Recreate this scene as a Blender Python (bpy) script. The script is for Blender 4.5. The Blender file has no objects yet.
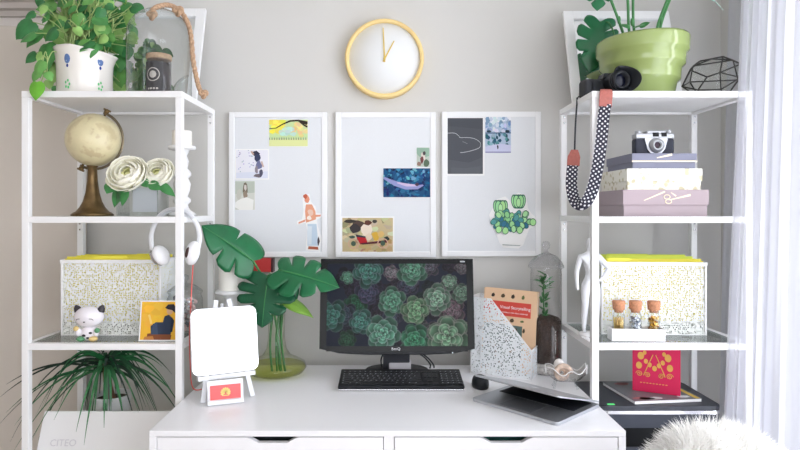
import bpy, bmesh, math, random
from mathutils import Vector, Matrix, noise
random.seed(7)
R = math.radians
PI = math.pi
SC = bpy.context.scene
COL = SC.collection
EYE = 1.375; F = 600.0; VX = 388.0; VY = 210.0     # camera height, focal length in pixels, vanishing point
def PX(px, Y): return (px - VX) * Y / F
def PZ(py, Y): return EYE - (py - VY) * Y / F
def P(px, py, Y): return Vector((PX(px, Y), Y, PZ(py, Y)))

# ------------------------------------------------------------------ materials
def lin(c):
    return tuple(((v/255)/12.92 if v/255 <= .04045 else ((v/255+.055)/1.055)**2.4) for v in c)
MATS = {}
def mat(name, rgb, rough=.5, metal=0., spec=.5, trans=0., emit=0., noise_amt=0., noise_scale=30., coat=0., sheen=0., bump=0., sss=0.):
    if name in MATS: return MATS[name]
    m = bpy.data.materials.new(name); m.use_nodes = True
    nt = m.node_tree; b = nt.nodes['Principled BSDF']
    c = lin(rgb)
    b.inputs['Base Color'].default_value = (*c, 1)
    b.inputs['Roughness'].default_value = rough
    b.inputs['Metallic'].default_value = metal
    b.inputs['Specular IOR Level'].default_value = spec
    b.inputs['Transmission Weight'].default_value = trans
    b.inputs['Coat Weight'].default_value = coat
    b.inputs['Sheen Weight'].default_value = sheen
    if sss:
        b.inputs['Subsurface Weight'].default_value = sss
        b.inputs['Subsurface Radius'].default_value = (.01, .01, .008)
    if emit:
        b.inputs['Emission Color'].default_value = (*c, 1)
        b.inputs['Emission Strength'].default_value = emit
    if noise_amt or bump:
        tc = nt.nodes.new('ShaderNodeTexCoord'); n = nt.nodes.new('ShaderNodeTexNoise')
        n.inputs['Scale'].default_value = noise_scale; n.inputs['Detail'].default_value = 4
        nt.links.new(tc.outputs['Object'], n.inputs['Vector'])
        if noise_amt:
            r = nt.nodes.new('ShaderNodeValToRGB')
            r.color_ramp.elements[0].position = .3; r.color_ramp.elements[1].position = .7
            r.color_ramp.elements[0].color = (*[max(0, v*(1-noise_amt)) for v in c], 1)
            r.color_ramp.elements[1].color = (*[min(1, v*(1+noise_amt)) for v in c], 1)
            nt.links.new(n.outputs['Fac'], r.inputs['Fac']); nt.links.new(r.outputs['Color'], b.inputs['Base Color'])
        if bump:
            bp = nt.nodes.new('ShaderNodeBump'); bp.inputs['Strength'].default_value = bump; bp.inputs['Distance'].default_value = .003
            nt.links.new(n.outputs['Fac'], bp.inputs['Height']); nt.links.new(bp.outputs['Normal'], b.inputs['Normal'])
    MATS[name] = m
    return m
def flat(rgb):
    rgb = tuple(int(v) for v in rgb)
    return mat('ink_%d_%d_%d' % rgb, rgb, .65, spec=.25)
def screenmat(rgb):
    rgb = tuple(int(v) for v in rgb); n = 'lit_%d_%d_%d' % rgb
    if n in MATS: return MATS[n]
    m = mat(n, rgb, .35, spec=.12)
    b = m.node_tree.nodes['Principled BSDF']
    b.inputs['Base Color'].default_value = (.004, .005, .006, 1)
    b.inputs['Emission Color'].default_value = (*lin(rgb), 1)
    b.inputs['Emission Strength'].default_value = SCREEN
    return m
SCREEN = 1.25
def thin_glass(name, tint=(250, 252, 252), ior=1.45, gloss=1.0, rough=.01, edge=.66):
    if name in MATS: return MATS[name]
    m = bpy.data.materials.new(name); m.use_nodes = True; nt = m.node_tree
    nt.nodes.clear()
    o = nt.nodes.new('ShaderNodeOutputMaterial'); mx = nt.nodes.new('ShaderNodeMixShader')
    t = nt.nodes.new('ShaderNodeBsdfTransparent'); g = nt.nodes.new('ShaderNodeBsdfGlossy'); f = nt.nodes.new('ShaderNodeFresnel')
    t.inputs['Color'].default_value = (*lin(tint), 1); g.inputs['Roughness'].default_value = rough
    nt.nodes.remove(f); f = nt.nodes.new('ShaderNodeLayerWeight'); f.inputs['Blend'].default_value = .5
    pw = nt.nodes.new('ShaderNodeMath'); pw.operation = 'POWER'; pw.inputs[1].default_value = 3.0
    r0 = ((ior-1)/(ior+1))**2
    mm = nt.nodes.new('ShaderNodeMath'); mm.operation = 'MULTIPLY_ADD'; mm.inputs[1].default_value = .75*gloss; mm.inputs[2].default_value = r0*gloss
    nt.links.new(f.outputs['Facing'], pw.inputs[0]); nt.links.new(pw.outputs[0], mm.inputs[0]); nt.links.new(mm.outputs[0], mx.inputs[0])
    cm = nt.nodes.new('ShaderNodeMix'); cm.data_type = 'RGBA'; cm.inputs[6].default_value = (*lin(tint), 1); cm.inputs[7].default_value = (*[v*edge for v in lin(tint)], 1)
    nt.links.new(pw.outputs[0], cm.inputs[0]); nt.links.new(cm.outputs[2], t.inputs['Color'])
    nt.links.new(t.outputs[0], mx.inputs[1]); nt.links.new(g.outputs[0], mx.inputs[2]); nt.links.new(mx.outputs[0], o.inputs[0])
    MATS[name] = m; return m
class NB:                                   # tiny node builder for masks
    def __init__(s, m): s.nt = m.node_tree
    def n(s, t, **k):
        x = s.nt.nodes.new(t)
        for a, v in k.items(): setattr(x, a, v)
        return x
    def math(s, op, a, b=None):
        x = s.n('ShaderNodeMath', operation=op)
        for i, v in enumerate((a, b)):
            if v is None: continue
            if isinstance(v, (int, float)): x.inputs[i].default_value = v
            else: s.nt.links.new(v, x.inputs[i])
        return x.outputs[0]
def perforated(name, rgb, scale, kind):
    """white sheet metal with real see-through holes"""
    m = mat(name, rgb, .45); nb = NB(m); nt = m.node_tree
    b = nt.nodes['Principled BSDF']; out = nt.nodes['Material Output']
    tc = nb.n('ShaderNodeTexCoord'); sp = nb.n('ShaderNodeSeparateXYZ'); nt.links.new(tc.outputs['Object'], sp.inputs[0])
    if kind == 'lattice':
        x = nb.math('ADD', sp.outputs[0], nb.math('MULTIPLY', sp.outputs[1], 1.0)); z = sp.outputs[2]
        ax = nb.math('MULTIPLY', x, scale); az = nb.math('MULTIPLY', z, scale)
        s1 = nb.math('MULTIPLY', nb.math('SINE', ax), nb.math('SINE', az))
        d = nb.math('MULTIPLY', nb.math('SINE', nb.math('MULTIPLY', nb.math('ADD', ax, az), 1.5)), nb.math('SINE', nb.math('MULTIPLY', nb.math('SUBTRACT', ax, az), 1.5)))
        w = nb.math('SINE', nb.math('MULTIPLY', nb.math('ADD', nb.math('MULTIPLY', ax, .25), nb.math('MULTIPLY', nb.math('SINE', nb.math('MULTIPLY', az, .25)), 1.2)), 1.0))
        v = nb.math('ADD', nb.math('ADD', nb.math('ABSOLUTE', s1), nb.math('MULTIPLY', d, .55)), nb.math('MULTIPLY', w, .10))
        hole = nb.math('GREATER_THAN', v, .52)
    else:
        vo = nb.n('ShaderNodeTexVoronoi'); vo.inputs['Scale'].default_value = scale; vo.inputs['Randomness'].default_value = .8 if kind == 'dots' else .5
        nt.links.new(tc.outputs['Object'], vo.inputs['Vector'])
        hole = nb.math('LESS_THAN', vo.outputs['Distance'], .43 if kind == 'dots' else .40)
    t = nb.n('ShaderNodeBsdfTransparent'); mx = nb.n('ShaderNodeMixShader')
    nt.links.new(hole, mx.inputs[0]); nt.links.new(b.outputs[0], mx.inputs[1]); nt.links.new(t.outputs[0], mx.inputs[2])
    nt.links.new(mx.outputs[0], out.inputs[0])
    return m

WALLC = (215, 214, 211)
M_wall = mat('wall_paint', WALLC, .9, spec=.2, noise_amt=.012, noise_scale=3)
M_ceil = mat('ceiling_paint', (245, 244, 242), .9, spec=.2)
M_floor = mat('floor_boards', (164, 152, 138), .5, noise_amt=.15, noise_scale=6)
M_door = mat('door_paint', (212, 204, 195), .55)
M_trimg = mat('grey_trim', (196, 189, 184), .6)
M_white = mat('white_lacquer', (238, 238, 239), .38)
M_desk = mat('desk_lacquer', (241, 241, 244), .30)
M_whitem = mat('white_metal', (242, 242, 243), .42)
M_mirror = mat('silvered_glass', (236, 238, 240), .015, metal=1)
M_chrome = mat('chrome', (215, 215, 218), .22, metal=1)
M_black = mat('black_plastic', (24, 27, 32), .42, spec=.3)
M_blackg = mat('black_gloss', (10, 12, 15), .2, spec=.18)
M_blackr = mat('black_rubber', (34, 37, 44), .6)
M_glass = thin_glass('clear_glass')
M_shelfglass = thin_glass('shelf_glass', (236, 244, 242), 1.5)
M_leaf = mat('leaf_green', (64, 136, 74), .38, noise_amt=.25, noise_scale=25)
M_monst = mat('monstera_green', (22, 104, 62), .33, noise_amt=.2, noise_scale=14)
M_monst2 = mat('monstera_deep_green', (20, 88, 56), .36, noise_amt=.2, noise_scale=14)
M_rib = mat('leaf_rib_green', (66, 140, 82), .45)
M_young = mat('young_leaf_green', (140, 190, 76), .4)
M_stem = mat('stem_green', (62, 128, 70), .45)
M_gold = mat('gold_foil', (226, 190, 120), .3, metal=.85)
M_brass = mat('antique_brass', (120, 98, 66), .36, metal=.8, noise_amt=.25, noise_scale=40)
M_paper = mat('paper_white', (246, 246, 246), .7, spec=.2)
M_cream = mat('cream_wax', (246, 243, 236), .5, sss=.15)
M_coral = mat('coral_leather', (168, 94, 84), .5, noise_amt=.12, noise_scale=120)
M_cord = mat('coral_cord', (224, 92, 84), .5)
M_rope = mat('jute_rope', (192, 160, 132), .9, spec=.1, noise_amt=.25, noise_scale=180, bump=.4)
M_cork = mat('cork', (196, 138, 104), .85, noise_amt=.2, noise_scale=160)
M_soil = mat('soil', (62, 48, 42), .95, noise_amt=.4, noise_scale=120, bump=.6)
M_yellow = mat('yellow_card', (248, 236, 84), .6)
M_lime = mat('lime_yellow_card', (228, 240, 88), .6)

# ------------------------------------------------------------------ mesh helpers
WM = {}
class MB:
    def __init__(s, T=None): s.bm = bmesh.new(); s.T = T; s.mats = []
    def mi(s, m):
        if m is None: return 0
        if m not in s.mats: s.mats.append(m)
        return s.mats.index(m)
    def face(s, pts, m=None, smooth=False):
        vs = [s.bm.verts.new(p) for p in pts]
        f = s.bm.faces.new(vs); f.material_index = s.mi(m); f.smooth = smooth; return f
    def box(s, x0, x1, y0, y1, z0, z1, m=None, bev=0., seg=2, T=None):
        n0 = len(s.bm.verts)
        r = bmesh.ops.create_cube(s.bm, size=1)
        vs = r['verts']
        for v in vs:
            v.co = Vector((x0+(v.co.x+.5)*(x1-x0), y0+(v.co.y+.5)*(y1-y0), z0+(v.co.z+.5)*(z1-z0)))
        fs = {f for v in vs for f in v.link_faces}; es = list({e for v in vs for e in v.link_edges})
        k = s.mi(m)
        for f in fs: f.material_index = k
        if bev:
            g = bmesh.ops.bevel(s.bm, geom=es, offset=bev, segments=seg, affect='EDGES', profile=.5)
            for f in g['faces']: f.material_index = k
            vs = list({v for f in g['faces'] for v in f.verts} | {v for v in vs if v.is_valid})
        if T is not None:
            for v in vs: v.co = T @ v.co
        return vs
    def lathe(s, prof, c=(0, 0, 0), seg=32, m=None, axis='Z', smooth=True, T=None, a0=0., a1=2*PI, sx=1., sy=1.):
        c = Vector(c); full = abs(a1-a0-2*PI) < 1e-6; k = s.mi(m)
        n = seg if full else seg+1; rings = []
        def place(r, h, a):
            x, y = r*math.cos(a)*sx, r*math.sin(a)*sy
            p = Vector((x, y, h)) if axis == 'Z' else (Vector((x, h, y)) if axis == 'Y' else Vector((h, x, y)))
            p = p + c
            return T @ p if T is not None else p
        for r, h in prof:
            if r < 1e-7: rings.append([s.bm.verts.new(place(0, h, 0))])
            else: rings.append([s.bm.verts.new(place(r, h, a0+(a1-a0)*i/seg)) for i in range(n)])
        for A, B in zip(rings, rings[1:]):
            for i in range(seg):
                j = (i+1) % n
                if len(A) == 1 and len(B) == 1: continue
                q = [A[0], B[j], B[i]] if len(A) == 1 else ([A[i], A[j], B[0]] if len(B) == 1 else [A[i], A[j], B[j], B[i]])
                try:
                    f = s.bm.faces.new(q); f.material_index = k; f.smooth = smooth
                except ValueError: pass
    def cyl(s, c, r, h, m=None, seg=24, axis='Z', r2=None, smooth=True, T=None):
        r2 = r if r2 is None else r2
        e = min(r, r2)*.06
        s.lathe([(0, 0), (r-e, 0), (r, e if h > 0 else -e), (r2, h-(e if h > 0 else -e)), (r2-e, h), (0, h)], c, seg, m, axis, smooth, T)
    def sphere(s, c, r, m=None, seg=24, rings=14, T=None, smooth=True):
        rx, ry, rz = (r, r, r) if isinstance(r, (int, float)) else r
        prof = [(math.sin(PI*i/rings), -math.cos(PI*i/rings)) for i in range(rings+1)]
        prof[0] = (0, -1); prof[-1] = (0, 1)
        S = Matrix.Translation(c) @ Matrix.Diagonal((rx, ry, rz, 1))
        s.lathe(prof, (0, 0, 0), seg, m, 'Z', smooth, (T @ S) if T is not None else S)
    def tube(s, pts, r, m=None, seg=8, cap=True, smooth=True, closed=False, flatten=1.):
        pts = [Vector(p) for p in pts]; k = s.mi(m); n = len(pts)
        rs = r if isinstance(r, (list, tuple)) else [r]*n
        rings = []; up = None
        for i, p in enumerate(pts):
            a = pts[(i-1) % n] if (closed or i > 0) else p; b = pts[(i+1) % n] if (closed or i < n-1) else p
            t = (b-a)
            if t.length < 1e-9: t = Vector((0, 0, 1))
            t.normalize()
            if up is None:
                up = Vector((0, 0, 1)) if abs(t.z) < .9 else Vector((1, 0, 0))
            u = (up - t*up.dot(t))
            if u.length < 1e-6: u = t.orthogonal()
            u.normalize(); w = t.cross(u); up = u
            rings.append([s.bm.verts.new(p + (u*math.cos(2*PI*j/seg) + w*math.sin(2*PI*j/seg)*flatten)*rs[i]) for j in range(seg)])
        prs = list(zip(rings, rings[1:])) + ([(rings[-1], rings[0])] if closed else [])
        for A, B in prs:
            for j in range(seg):
                f = s.bm.faces.new([A[j], A[(j+1) % seg], B[(j+1) % seg], B[j]]); f.material_index = k; f.smooth = smooth
        if cap and not closed:
            f = s.bm.faces.new(rings[0][::-1]); f.material_index = k
            f = s.bm.faces.new(rings[-1]); f.material_index = k
    def prism(s, poly, d0, d1, plane='XZ', m=None, T=None, m_side=None):
        """polygon in a plane, thickness d0..d1 along the remaining axis"""
        def pl(a, b, d):
            p = Vector((a, d, b)) if plane == 'XZ' else (Vector((a, b, d)) if plane == 'XY' else Vector((d, a, b)))
            return T @ p if T is not None else p
        A = [s.bm.verts.new(pl(a, b, d0)) for a, b in poly]; B = [s.bm.verts.new(pl(a, b, d1)) for a, b in poly]
        k = s.mi(m); ks = s.mi(m_side) if m_side else k; n = len(poly)
        f = s.bm.faces.new(A); f.material_index = k
        f = s.bm.faces.new(B[::-1]); f.material_index = k
        for i in range(n):
            f = s.bm.faces.new([A[i], B[i], B[(i+1) % n], A[(i+1) % n]]); f.material_index = ks
    def build(s, name, m=None, parent=None, local=False, origin=None, fix=True, sub=0, bev=0., solid=0.):
        bm = s.bm
        if s.T is not None: bm.transform(s.T)
        if parent is not None and not local: bm.transform(WM[parent].inverted())
        if parent is None:
            if origin is None: origin = (0, 0, 0)
            if not local: bm.transform(Matrix.Translation(-Vector(origin)))
        if fix: bmesh.ops.recalc_face_normals(bm, faces=bm.faces)
        me = bpy.data.meshes.new(name); bm.to_mesh(me); bm.free()
        o = bpy.data.objects.new(name, me); COL.objects.link(o)
        if s.mats:
            for x in s.mats: me.materials.append(x)
        elif m: me.materials.append(m)
        if parent is not None: o.parent = parent; WM[o] = WM[parent]
        else: o.location = origin; WM[o] = Matrix.Translation(origin)
        if solid:
            md = o.modifiers.new('solid', 'SOLIDIFY'); md.thickness = solid; md.offset = 0
        if bev:
            md = o.modifiers.new('bev', 'BEVEL'); md.width = bev; md.segments = 2; md.limit_method = 'ANGLE'
        if sub:
            md = o.modifiers.new('sub', 'SUBSURF'); md.levels = sub; md.render_levels = sub
        return o
def tag(o, label=None, cat=None, group=None, kind=None):
    if label: o['label'] = label
    if cat: o['category'] = cat
    if group: o['group'] = group
    if kind: o['kind'] = kind
    return o
def thing(name, label, cat, loc=(0, 0, 0), rz=0., group=None):
    o = bpy.data.objects.new(name, None); COL.objects.link(o)
    o.location = loc; o.rotation_euler = (0, 0, rz); o.empty_display_size = .05
    WM[o] = Matrix.Translation(loc) @ Matrix.Rotation(rz, 4, 'Z')
    return tag(o, label, cat, group)
def copy_tree(o, parent=None):
    c = o.copy(); COL.objects.link(c)
    if parent is not None: c.parent = parent
    for ch in [x for x in list(COL.objects) if x.parent == o]: copy_tree(ch, c)
    return c
def struct(o): o['kind'] = 'structure'; return o
def lettering(s, size, T, m, parent, depth=.0003, name='lettering', align='CENTER'):
    cu = bpy.data.curves.new('txt', 'FONT'); cu.body = s; cu.size = size; cu.extrude = depth; cu.align_x = align; cu.align_y = 'CENTER'
    cu.resolution_u = 3
    t = bpy.data.objects.new('txt', cu); COL.objects.link(t)
    dg = bpy.context.evaluated_depsgraph_get()
    me = bpy.data.meshes.new_from_object(t.evaluated_get(dg)); bpy.data.objects.remove(t)
    me.transform(WM[parent].inverted() @ T); me.materials.clear(); me.materials.append(m)
    o = bpy.data.objects.new(name, me); COL.objects.link(o); o.parent = parent; WM[o] = WM[parent]
    return o
FRONT = Matrix(((1, 0, 0, 0), (0, 0, -1, 0), (0, 1, 0, 0), (0, 0, 0, 1)))   # XY drawing -> XZ plane facing -Y
def rrect(x0, x1, y0, y1, r, n=6):
    pts = []
    for cx, cy, a in ((x1-r, y1-r, 0), (x0+r, y1-r, 90), (x0+r, y0+r, 180), (x1-r, y0+r, 270)):
        for i in range(n+1):
            t = R(a + 90*i/n); pts.append((cx+r*math.cos(t), cy+r*math.sin(t)))
    return pts
def circ(cx, cy, rx, ry=None, n=18, a0=0):
    ry = rx if ry is None else ry
    return [(cx+rx*math.cos(2*PI*i/n+a0), cy+ry*math.sin(2*PI*i/n+a0)) for i in range(n)]
def clip_poly(poly, x0, x1, y0, y1):
    def cl(ps, ins, cut):
        out = []
        for i in range(len(ps)):
            a, b = ps[i-1], ps[i]
            if ins(b):
                if not ins(a): out.append(cut(a, b))
                out.append(b)
            elif ins(a): out.append(cut(a, b))
        return out
    def cx(v): return lambda a, b: (v, a[1]+(b[1]-a[1])*(v-a[0])/(b[0]-a[0]))
    def cy(v): return lambda a, b: (a[0]+(b[0]-a[0])*(v-a[1])/(b[1]-a[1]), v)
    for ins, cut in ((lambda p: p[0] >= x0, cx(x0)), (lambda p: p[0] <= x1, cx(x1)), (lambda p: p[1] >= y0, cy(y0)), (lambda p: p[1] <= y1, cy(y1))):
        if len(poly) < 3: return []
        poly = cl(poly, ins, cut)
    return poly if len(poly) >= 3 else []
def bez(p, n=12):
    """Catmull-Rom through points"""
    p = [Vector(q) for q in p]; out = []
    for i in range(len(p)-1):
        a = p[max(i-1, 0)]; b = p[i]; c = p[i+1]; d = p[min(i+2, len(p)-1)]
        for k in range(n):
            t = k/n
            out.append(.5*((2*b)+(c-a)*t+(2*a-5*b+4*c-d)*t*t+(3*b-a-3*c+d)*t**3))
    out.append(p[-1]); return out

# ------------------------------------------------------------------ room
YW = 2.44; XR = 1.354; XL = -2.3; YB = -2.8; ZC = 2.6
def wall(name, x0, x1, y0, y1, z0, z1, m=M_wall):
    b = MB(); b.box(x0, x1, y0, y1, z0, z1); return struct(b.build(name, m))
wall('floor', XL-.1, XR+.1, YB-.1, YW+.1, -.06, 0, M_floor)
wall('ceiling', XL-.1, XR+.1, YB-.1, YW+.1, ZC, ZC+.06, M_ceil)
wall('wall_back', XL-.1, XR+.1, YW, YW+.1, 0, ZC)
wall('wall_left', XL-.1, XL, YB, YW, 0, ZC, mat('side_wall_paint', (176, 166, 156), .9, spec=.2))
WY0, WY1, WZ0, WZ1 = -1.9, 1.84, .25, 2.40      # the big window in the side wall
b = MB()
b.box(XR, XR+.12, YB, WY0, 0, ZC); b.box(XR, XR+.12, WY1, YW, 0, ZC)
b.box(XR, XR+.12, WY0, WY1, 0, WZ0); b.box(XR, XR+.12, WY0, WY1, WZ1, ZC)
struct(b.build('wall_right', M_wall))
BX0, BX1 = -1.0, 1.2
b = MB()                                         # wall behind the camera with a second window
b.box(XL, BX0, YB-.1, YB, 0, ZC); b.box(BX1, XR, YB-.1, YB, 0, ZC)
b.box(BX0, BX1, YB-.1, YB, 0, .8); b.box(BX0, BX1, YB-.1, YB, 2.3, ZC)
struct(b.build('wall_front', M_wall))
def window(name, horizontal, a0, a1, z0, z1, pos, panes):
    f = MB(); t = .05
    def bx(p0, p1, q0, q1):
        if horizontal: f.box(p0, p1, pos, pos+.05, q0, q1)
        else: f.box(pos, pos+.05, p0, p1, q0, q1)
    bx(a0, a1, z0, z0+t); bx(a0, a1, z1-t, z1)
    for i in range(panes+1):
        c = a0 + (a1-a0-t)*i/panes; bx(c, c+t, z0+t, z1-t)
    w = struct(f.build(name, M_white))
    g = MB(); 
    if horizontal: g.box(a0+.01, a1-.01, pos+.02, pos+.026, z0+.01, z1-.01)
    else: g.box(pos+.02, pos+.026, a0+.01, a1-.01, z0+.01, z1-.01)
    o = g.build('pane', thin_glass('window_glass', (252, 253, 255), 1.3, .6), w)
    return w
window('window_1', False, WY0, WY1, WZ0, WZ1, XR+.04, 3)
window('window_2', True, BX0, BX1, .8, 2.3, YB-.08, 3)

# door in the back wall, at the far side of the shelf, slightly ajar, with its grey header moulding
d = thing('door_1', None, None, (-1.20, 2.37, 0), R(12)); struct(d)
b = MB(); b.box(-.86, 0, 0, .035, .01, 2.085); b.build('door_leaf', M_door, d, local=True)
b = MB(); b.cyl((-.80, 0, 1.0), .012, -.05, axis='Y'); b.cyl((-.80, -.05, 1.0), .009, .11, axis='X'); b.build('door_handle', M_chrome, d, local=True)
b = MB(); b.box(-2.2, -1.18, 2.415, 2.44, 2.09, 2.15); struct(b.build('trim_1', mat('door_head_white', (236, 230, 226), .6)))
b = MB()
b.prism([(2.44, 2.15), (2.40, 2.15), (2.40, 2.172), (2.385, 2.178), (2.385, 2.20), (2.37, 2.206), (2.37, 2.215), (2.44, 2.215)], -2.25, -1.20, 'YZ')
struct(b.build('trim_2', M_trimg))

# ------------------------------------------------------------------ shelving units
LV = [1.753, 1.354, .950, .560, .120]
SW, SD, PT = .51, .363, .022
def make_shelf(x0, y0):
    r = thing('shelf_unit', 'white metal shelf unit holding globe and headphones', 'shelf', (x0, y0, 0), 0, 'white metal and glass shelf units')
    for px in (0, SW-PT):
        for py in (0, SD-PT):
            b = MB(); b.box(px, px+PT, py, py+PT, 0, LV[0]-.0205 if True else 0, bev=.0015)
            p = b.build('post', M_whitem, r, local=True)
            if py > 0:
                for lv in LV[:4]:
                    for dz in (-.030, -.052):
                        q = MB(); q.cyl((px+PT/2, py, lv+dz), .0035, -.002, axis='Y', seg=10); q.build('bolt', M_chrome, p, local=True)
    for i, lv in enumerate(LV):
        t = .020; e = PT if i else 0
        for y in (0, SD-PT):
            b = MB(); b.box(e, SW-e, y, y+PT, lv-t, lv, bev=.001); b.build('rail', M_whitem, r, local=True)
        for x in (0, SW-PT):
            b = MB(); b.box(x, x+PT, PT, SD-PT, lv-t, lv, bev=.001); b.build('rail', M_whitem, r, local=True)
        b = MB(); b.box(PT, SW-PT, PT, SD-PT, lv-.007 if i else lv-.012, lv-.0005)
        if i == 0: b.build('top_panel', M_whitem, r, local=True)
        else: b.build('glass_shelf', M_shelfglass, r, local=True)
    return r
LX, RX, SY = -1.164, .648, 1.905
sL = make_shelf(LX, SY)
sR = copy_tree(sL); sR.location = (RX, SY, 0)
sR['label'] = 'white metal shelf unit with boxes next to sheer curtain'
T1, T2, T3, T4 = LV[0], LV[1], LV[2]-.0005, LV[3]-.0005

# ------------------------------------------------------------------ desk
DZ = .775; DX0, DX1, DY0, DY1 = -.649, .6465, 1.63, 2.32
d = thing('desk', 'white desk with two drawers under the monitor', 'desk', (0, 1.975, 0))
b = MB(); b.box(DX0, DX1, DY0, DY1, DZ-.016, DZ, bev=.0012); b.build('desktop', M_desk, d)
for x in (DX0, DX1-.02):
    b = MB(); b.box(x, x+.02, DY0, DY1, 0, DZ-.0162, bev=.001); b.build('side_panel', M_desk, d)
b = MB(); b.box(-.011, .017, DY0+.004, DY1-.02, .56, DZ-.0165); b.build('divider', M_desk, d)
b = MB(); b.box(DX0+.02, DX1-.02, DY1-.02, DY1, .3, DZ-.0165); b.build('back_panel', M_desk, d)
b = MB(); b.box(DX0+.02, DX1-.02, DY0+.01, DY1-.02, .555, .565); b.build('bottom_panel', M_desk, d)
M_in1 = mat('drawer_black', (30, 40, 44), .6); M_in2 = mat('drawer_teal', (24, 84, 78), .5, noise_amt=.3, noise_scale=300)  # near-black contents for the first drawer, teal for the second
for x0, x1, n0, n1, mi in ((-.627, -.013, 247, 298, M_in1), (.0185, .6245, 480, 533, M_in2)):
    zt = DZ-.0185; zb = .575; q0, q1 = PX(n0, DY0), PX(n1, DY0)
    b = MB(); b.prism([(x0, zb), (x1, zb), (x1, zt), (q1, zt), (q1-.012, zt-.005), (q1-.03, zt-.015), (q0+.03, zt-.015), (q0+.012, zt-.005), (q0, zt), (x0, zt)], DY0+.001, DY0+.018, 'XZ')
    dr = b.build('drawer', M_desk, d)
    b = MB(); b.box(x0+.01, x1-.01, DY0+.03, DY1-.06, .58, .66); b.build('drawer_box', M_white, dr)
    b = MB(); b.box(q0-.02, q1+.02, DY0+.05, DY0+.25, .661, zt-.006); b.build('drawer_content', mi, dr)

# ------------------------------------------------------------------ wall: memo boards and clock
M_board = mat('board_grey', (228, 231, 235), .6, noise_amt=.01, noise_scale=200)
M_frame = mat('board_frame_white', (244, 245, 247), .45)
YBD = 2.42
def memo_board(px0, px1, py0, py1, label):
    x0, x1, z0, z1 = PX(px0, YBD), PX(px1, YBD), PZ(py1, YBD), PZ(py0, YBD)
    t = thing('memo_board', label, 'memo board', ((x0+x1)/2, YBD, z0), 0, 'white framed memo boards on the wall')
    w = .022
    b = MB(); b.box(x0+w*.6, x1-w*.6, YBD+.004, YW-.001, z0+w*.6, z1-w*.6); b.build('panel', M_board, t)
    b = MB()
    for a in ((x0, x0+w, z0, z1), (x1-w, x1, z0, z1), (x0+w, x1-w, z0, z0+w), (x0+w, x1-w, z1-w, z1)):
        b.box(a[0], a[1], YBD, YW-.0005, a[2], a[3], bev=.002)
    b.build('frame', M_frame, t)
    return t
memo_board(228.7, 327, 112, 257.3, 'white framed memo board nearest the headphones, yellow tree postcard pinned on it')
memo_board(335.5, 435.7, 112, 257.2, 'white framed memo board below the clock, middle one of three')
memo_board(442, 541, 111.5, 256.5, 'white framed memo board with dark photo and succulent cutout')

c = P(384.5, 59, 2.41)
ck = thing('wall_clock', 'round white wall clock with pale wooden rim reading one', 'clock', (c.x, YW, c.z))
r = 39.3/600*2.41
M_wood = mat('pale_wood', (252, 220, 152), .5, noise_amt=.08, noise_scale=12)
b = MB(); b.lathe([(r-.016, .040), (r-.016, -.004), (r-.012, -.008), (r-.004, -.008), (r, -.004), (r, .036), (r-.006, .040)], (c.x, YW-.041, c.z), 72, axis='Y'); b.build('rim', M_wood, ck)
b = MB(); b.lathe([(0, .004), (r-.015, .004), (r-.015, .04), (0, .04)], (c.x, YW-.041, c.z), 72, axis='Y'); b.build('dial', mat('dial_white', (240, 243, 245), .6), ck)
M_hand = mat('hand_gold', (226, 196, 96), .4)
for nm, ang, ln in (('minute_hand', -2.5, .125), ('hour_hand', 28, .082)):
    b = MB(); T = Matrix.Translation((c.x, 0, c.z-.003)) @ Matrix.Rotation(R(ang), 4, 'Y')
    b.prism([(-.003, -.012), (.003, -.012), (.0018, ln), (-.0018, ln)], YW-.043, YW-.041, 'XZ', T=T); b.build(nm, M_hand, ck)
b = MB(); b.cyl((c.x, YW-.0435, c.z-.003), .005, -.004, axis='Y'); b.build('cap', M_hand, ck)

# ------------------------------------------------------------------ pinned prints
def picture(name, label, cat, px0, px1, py0, py1, border, bg, polys, Yp=YBD+.0028, cut=None, group='prints pinned to the memo boards'):
    """paper print; polys are in unit coordinates (0..1, y up)"""
    x0, x1, z0, z1 = PX(px0, Yp), PX(px1, Yp), PZ(py1, Yp), PZ(py0, Yp)
    W, H = x1-x0, z1-z0
    b = MB()
    if cut: b.prism([(x0+u*W, z0+v*H) for u, v in cut], Yp-.0004, Yp+.0008, 'XZ')
    else: b.box(x0, x1, Yp-.0004, Yp+.0008, z0, z1)
    o = tag(b.build(name, M_paper, origin=(x0, Yp, z0)), label, cat, group)
    bx, bz = border if isinstance(border, tuple) else (border, border)
    X0, X1, Z0, Z1 = x0+bx, x1-bx, z0+bz, z1-bz
    b = MB(); y = Yp-.0006
    if bg: b.face([(X0, y, Z0), (X1, y, Z0), (X1, y, Z1), (X0, y, Z1)], flat(bg))
    for i, (col, pl) in enumerate(polys):
        pl = clip_poly(list(pl), 0, 1, 0, 1)
        if pl: y2 = y-.00003*(i+1); b.face([(X0+u*(X1-X0), y2, Z0+v*(Z1-Z0)) for u, v in pl], flat(col))
    b.build('printed_picture', None, o, fix=False)
    return o
rnd = random.Random(3)
def blob(cx, cy, rx, ry, n=9, j=.25):
    return [(cx+rx*math.cos(2*PI*i/n)*(1+rnd.uniform(-j, j)), cy+ry*math.sin(2*PI*i/n)*(1+rnd.uniform(-j, j))) for i in range(n)]
def stroke(pts, w):
    L, Rr = [], []
    for i, p in enumerate(pts):
        a = pts[max(i-1, 0)]; c2 = pts[min(i+1, len(pts)-1)]
        dx, dy = c2[0]-a[0], c2[1]-a[1]; l = math.hypot(dx, dy) or 1
        ww = w[i] if isinstance(w, (list, tuple)) else w
        L.append((p[0]-dy/l*ww, p[1]+dx/l*ww)); Rr.append((p[0]+dy/l*ww, p[1]-dx/l*ww))
    return [[L[i], L[i+1], Rr[i+1], Rr[i]] for i in range(len(pts)-1)]
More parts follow.
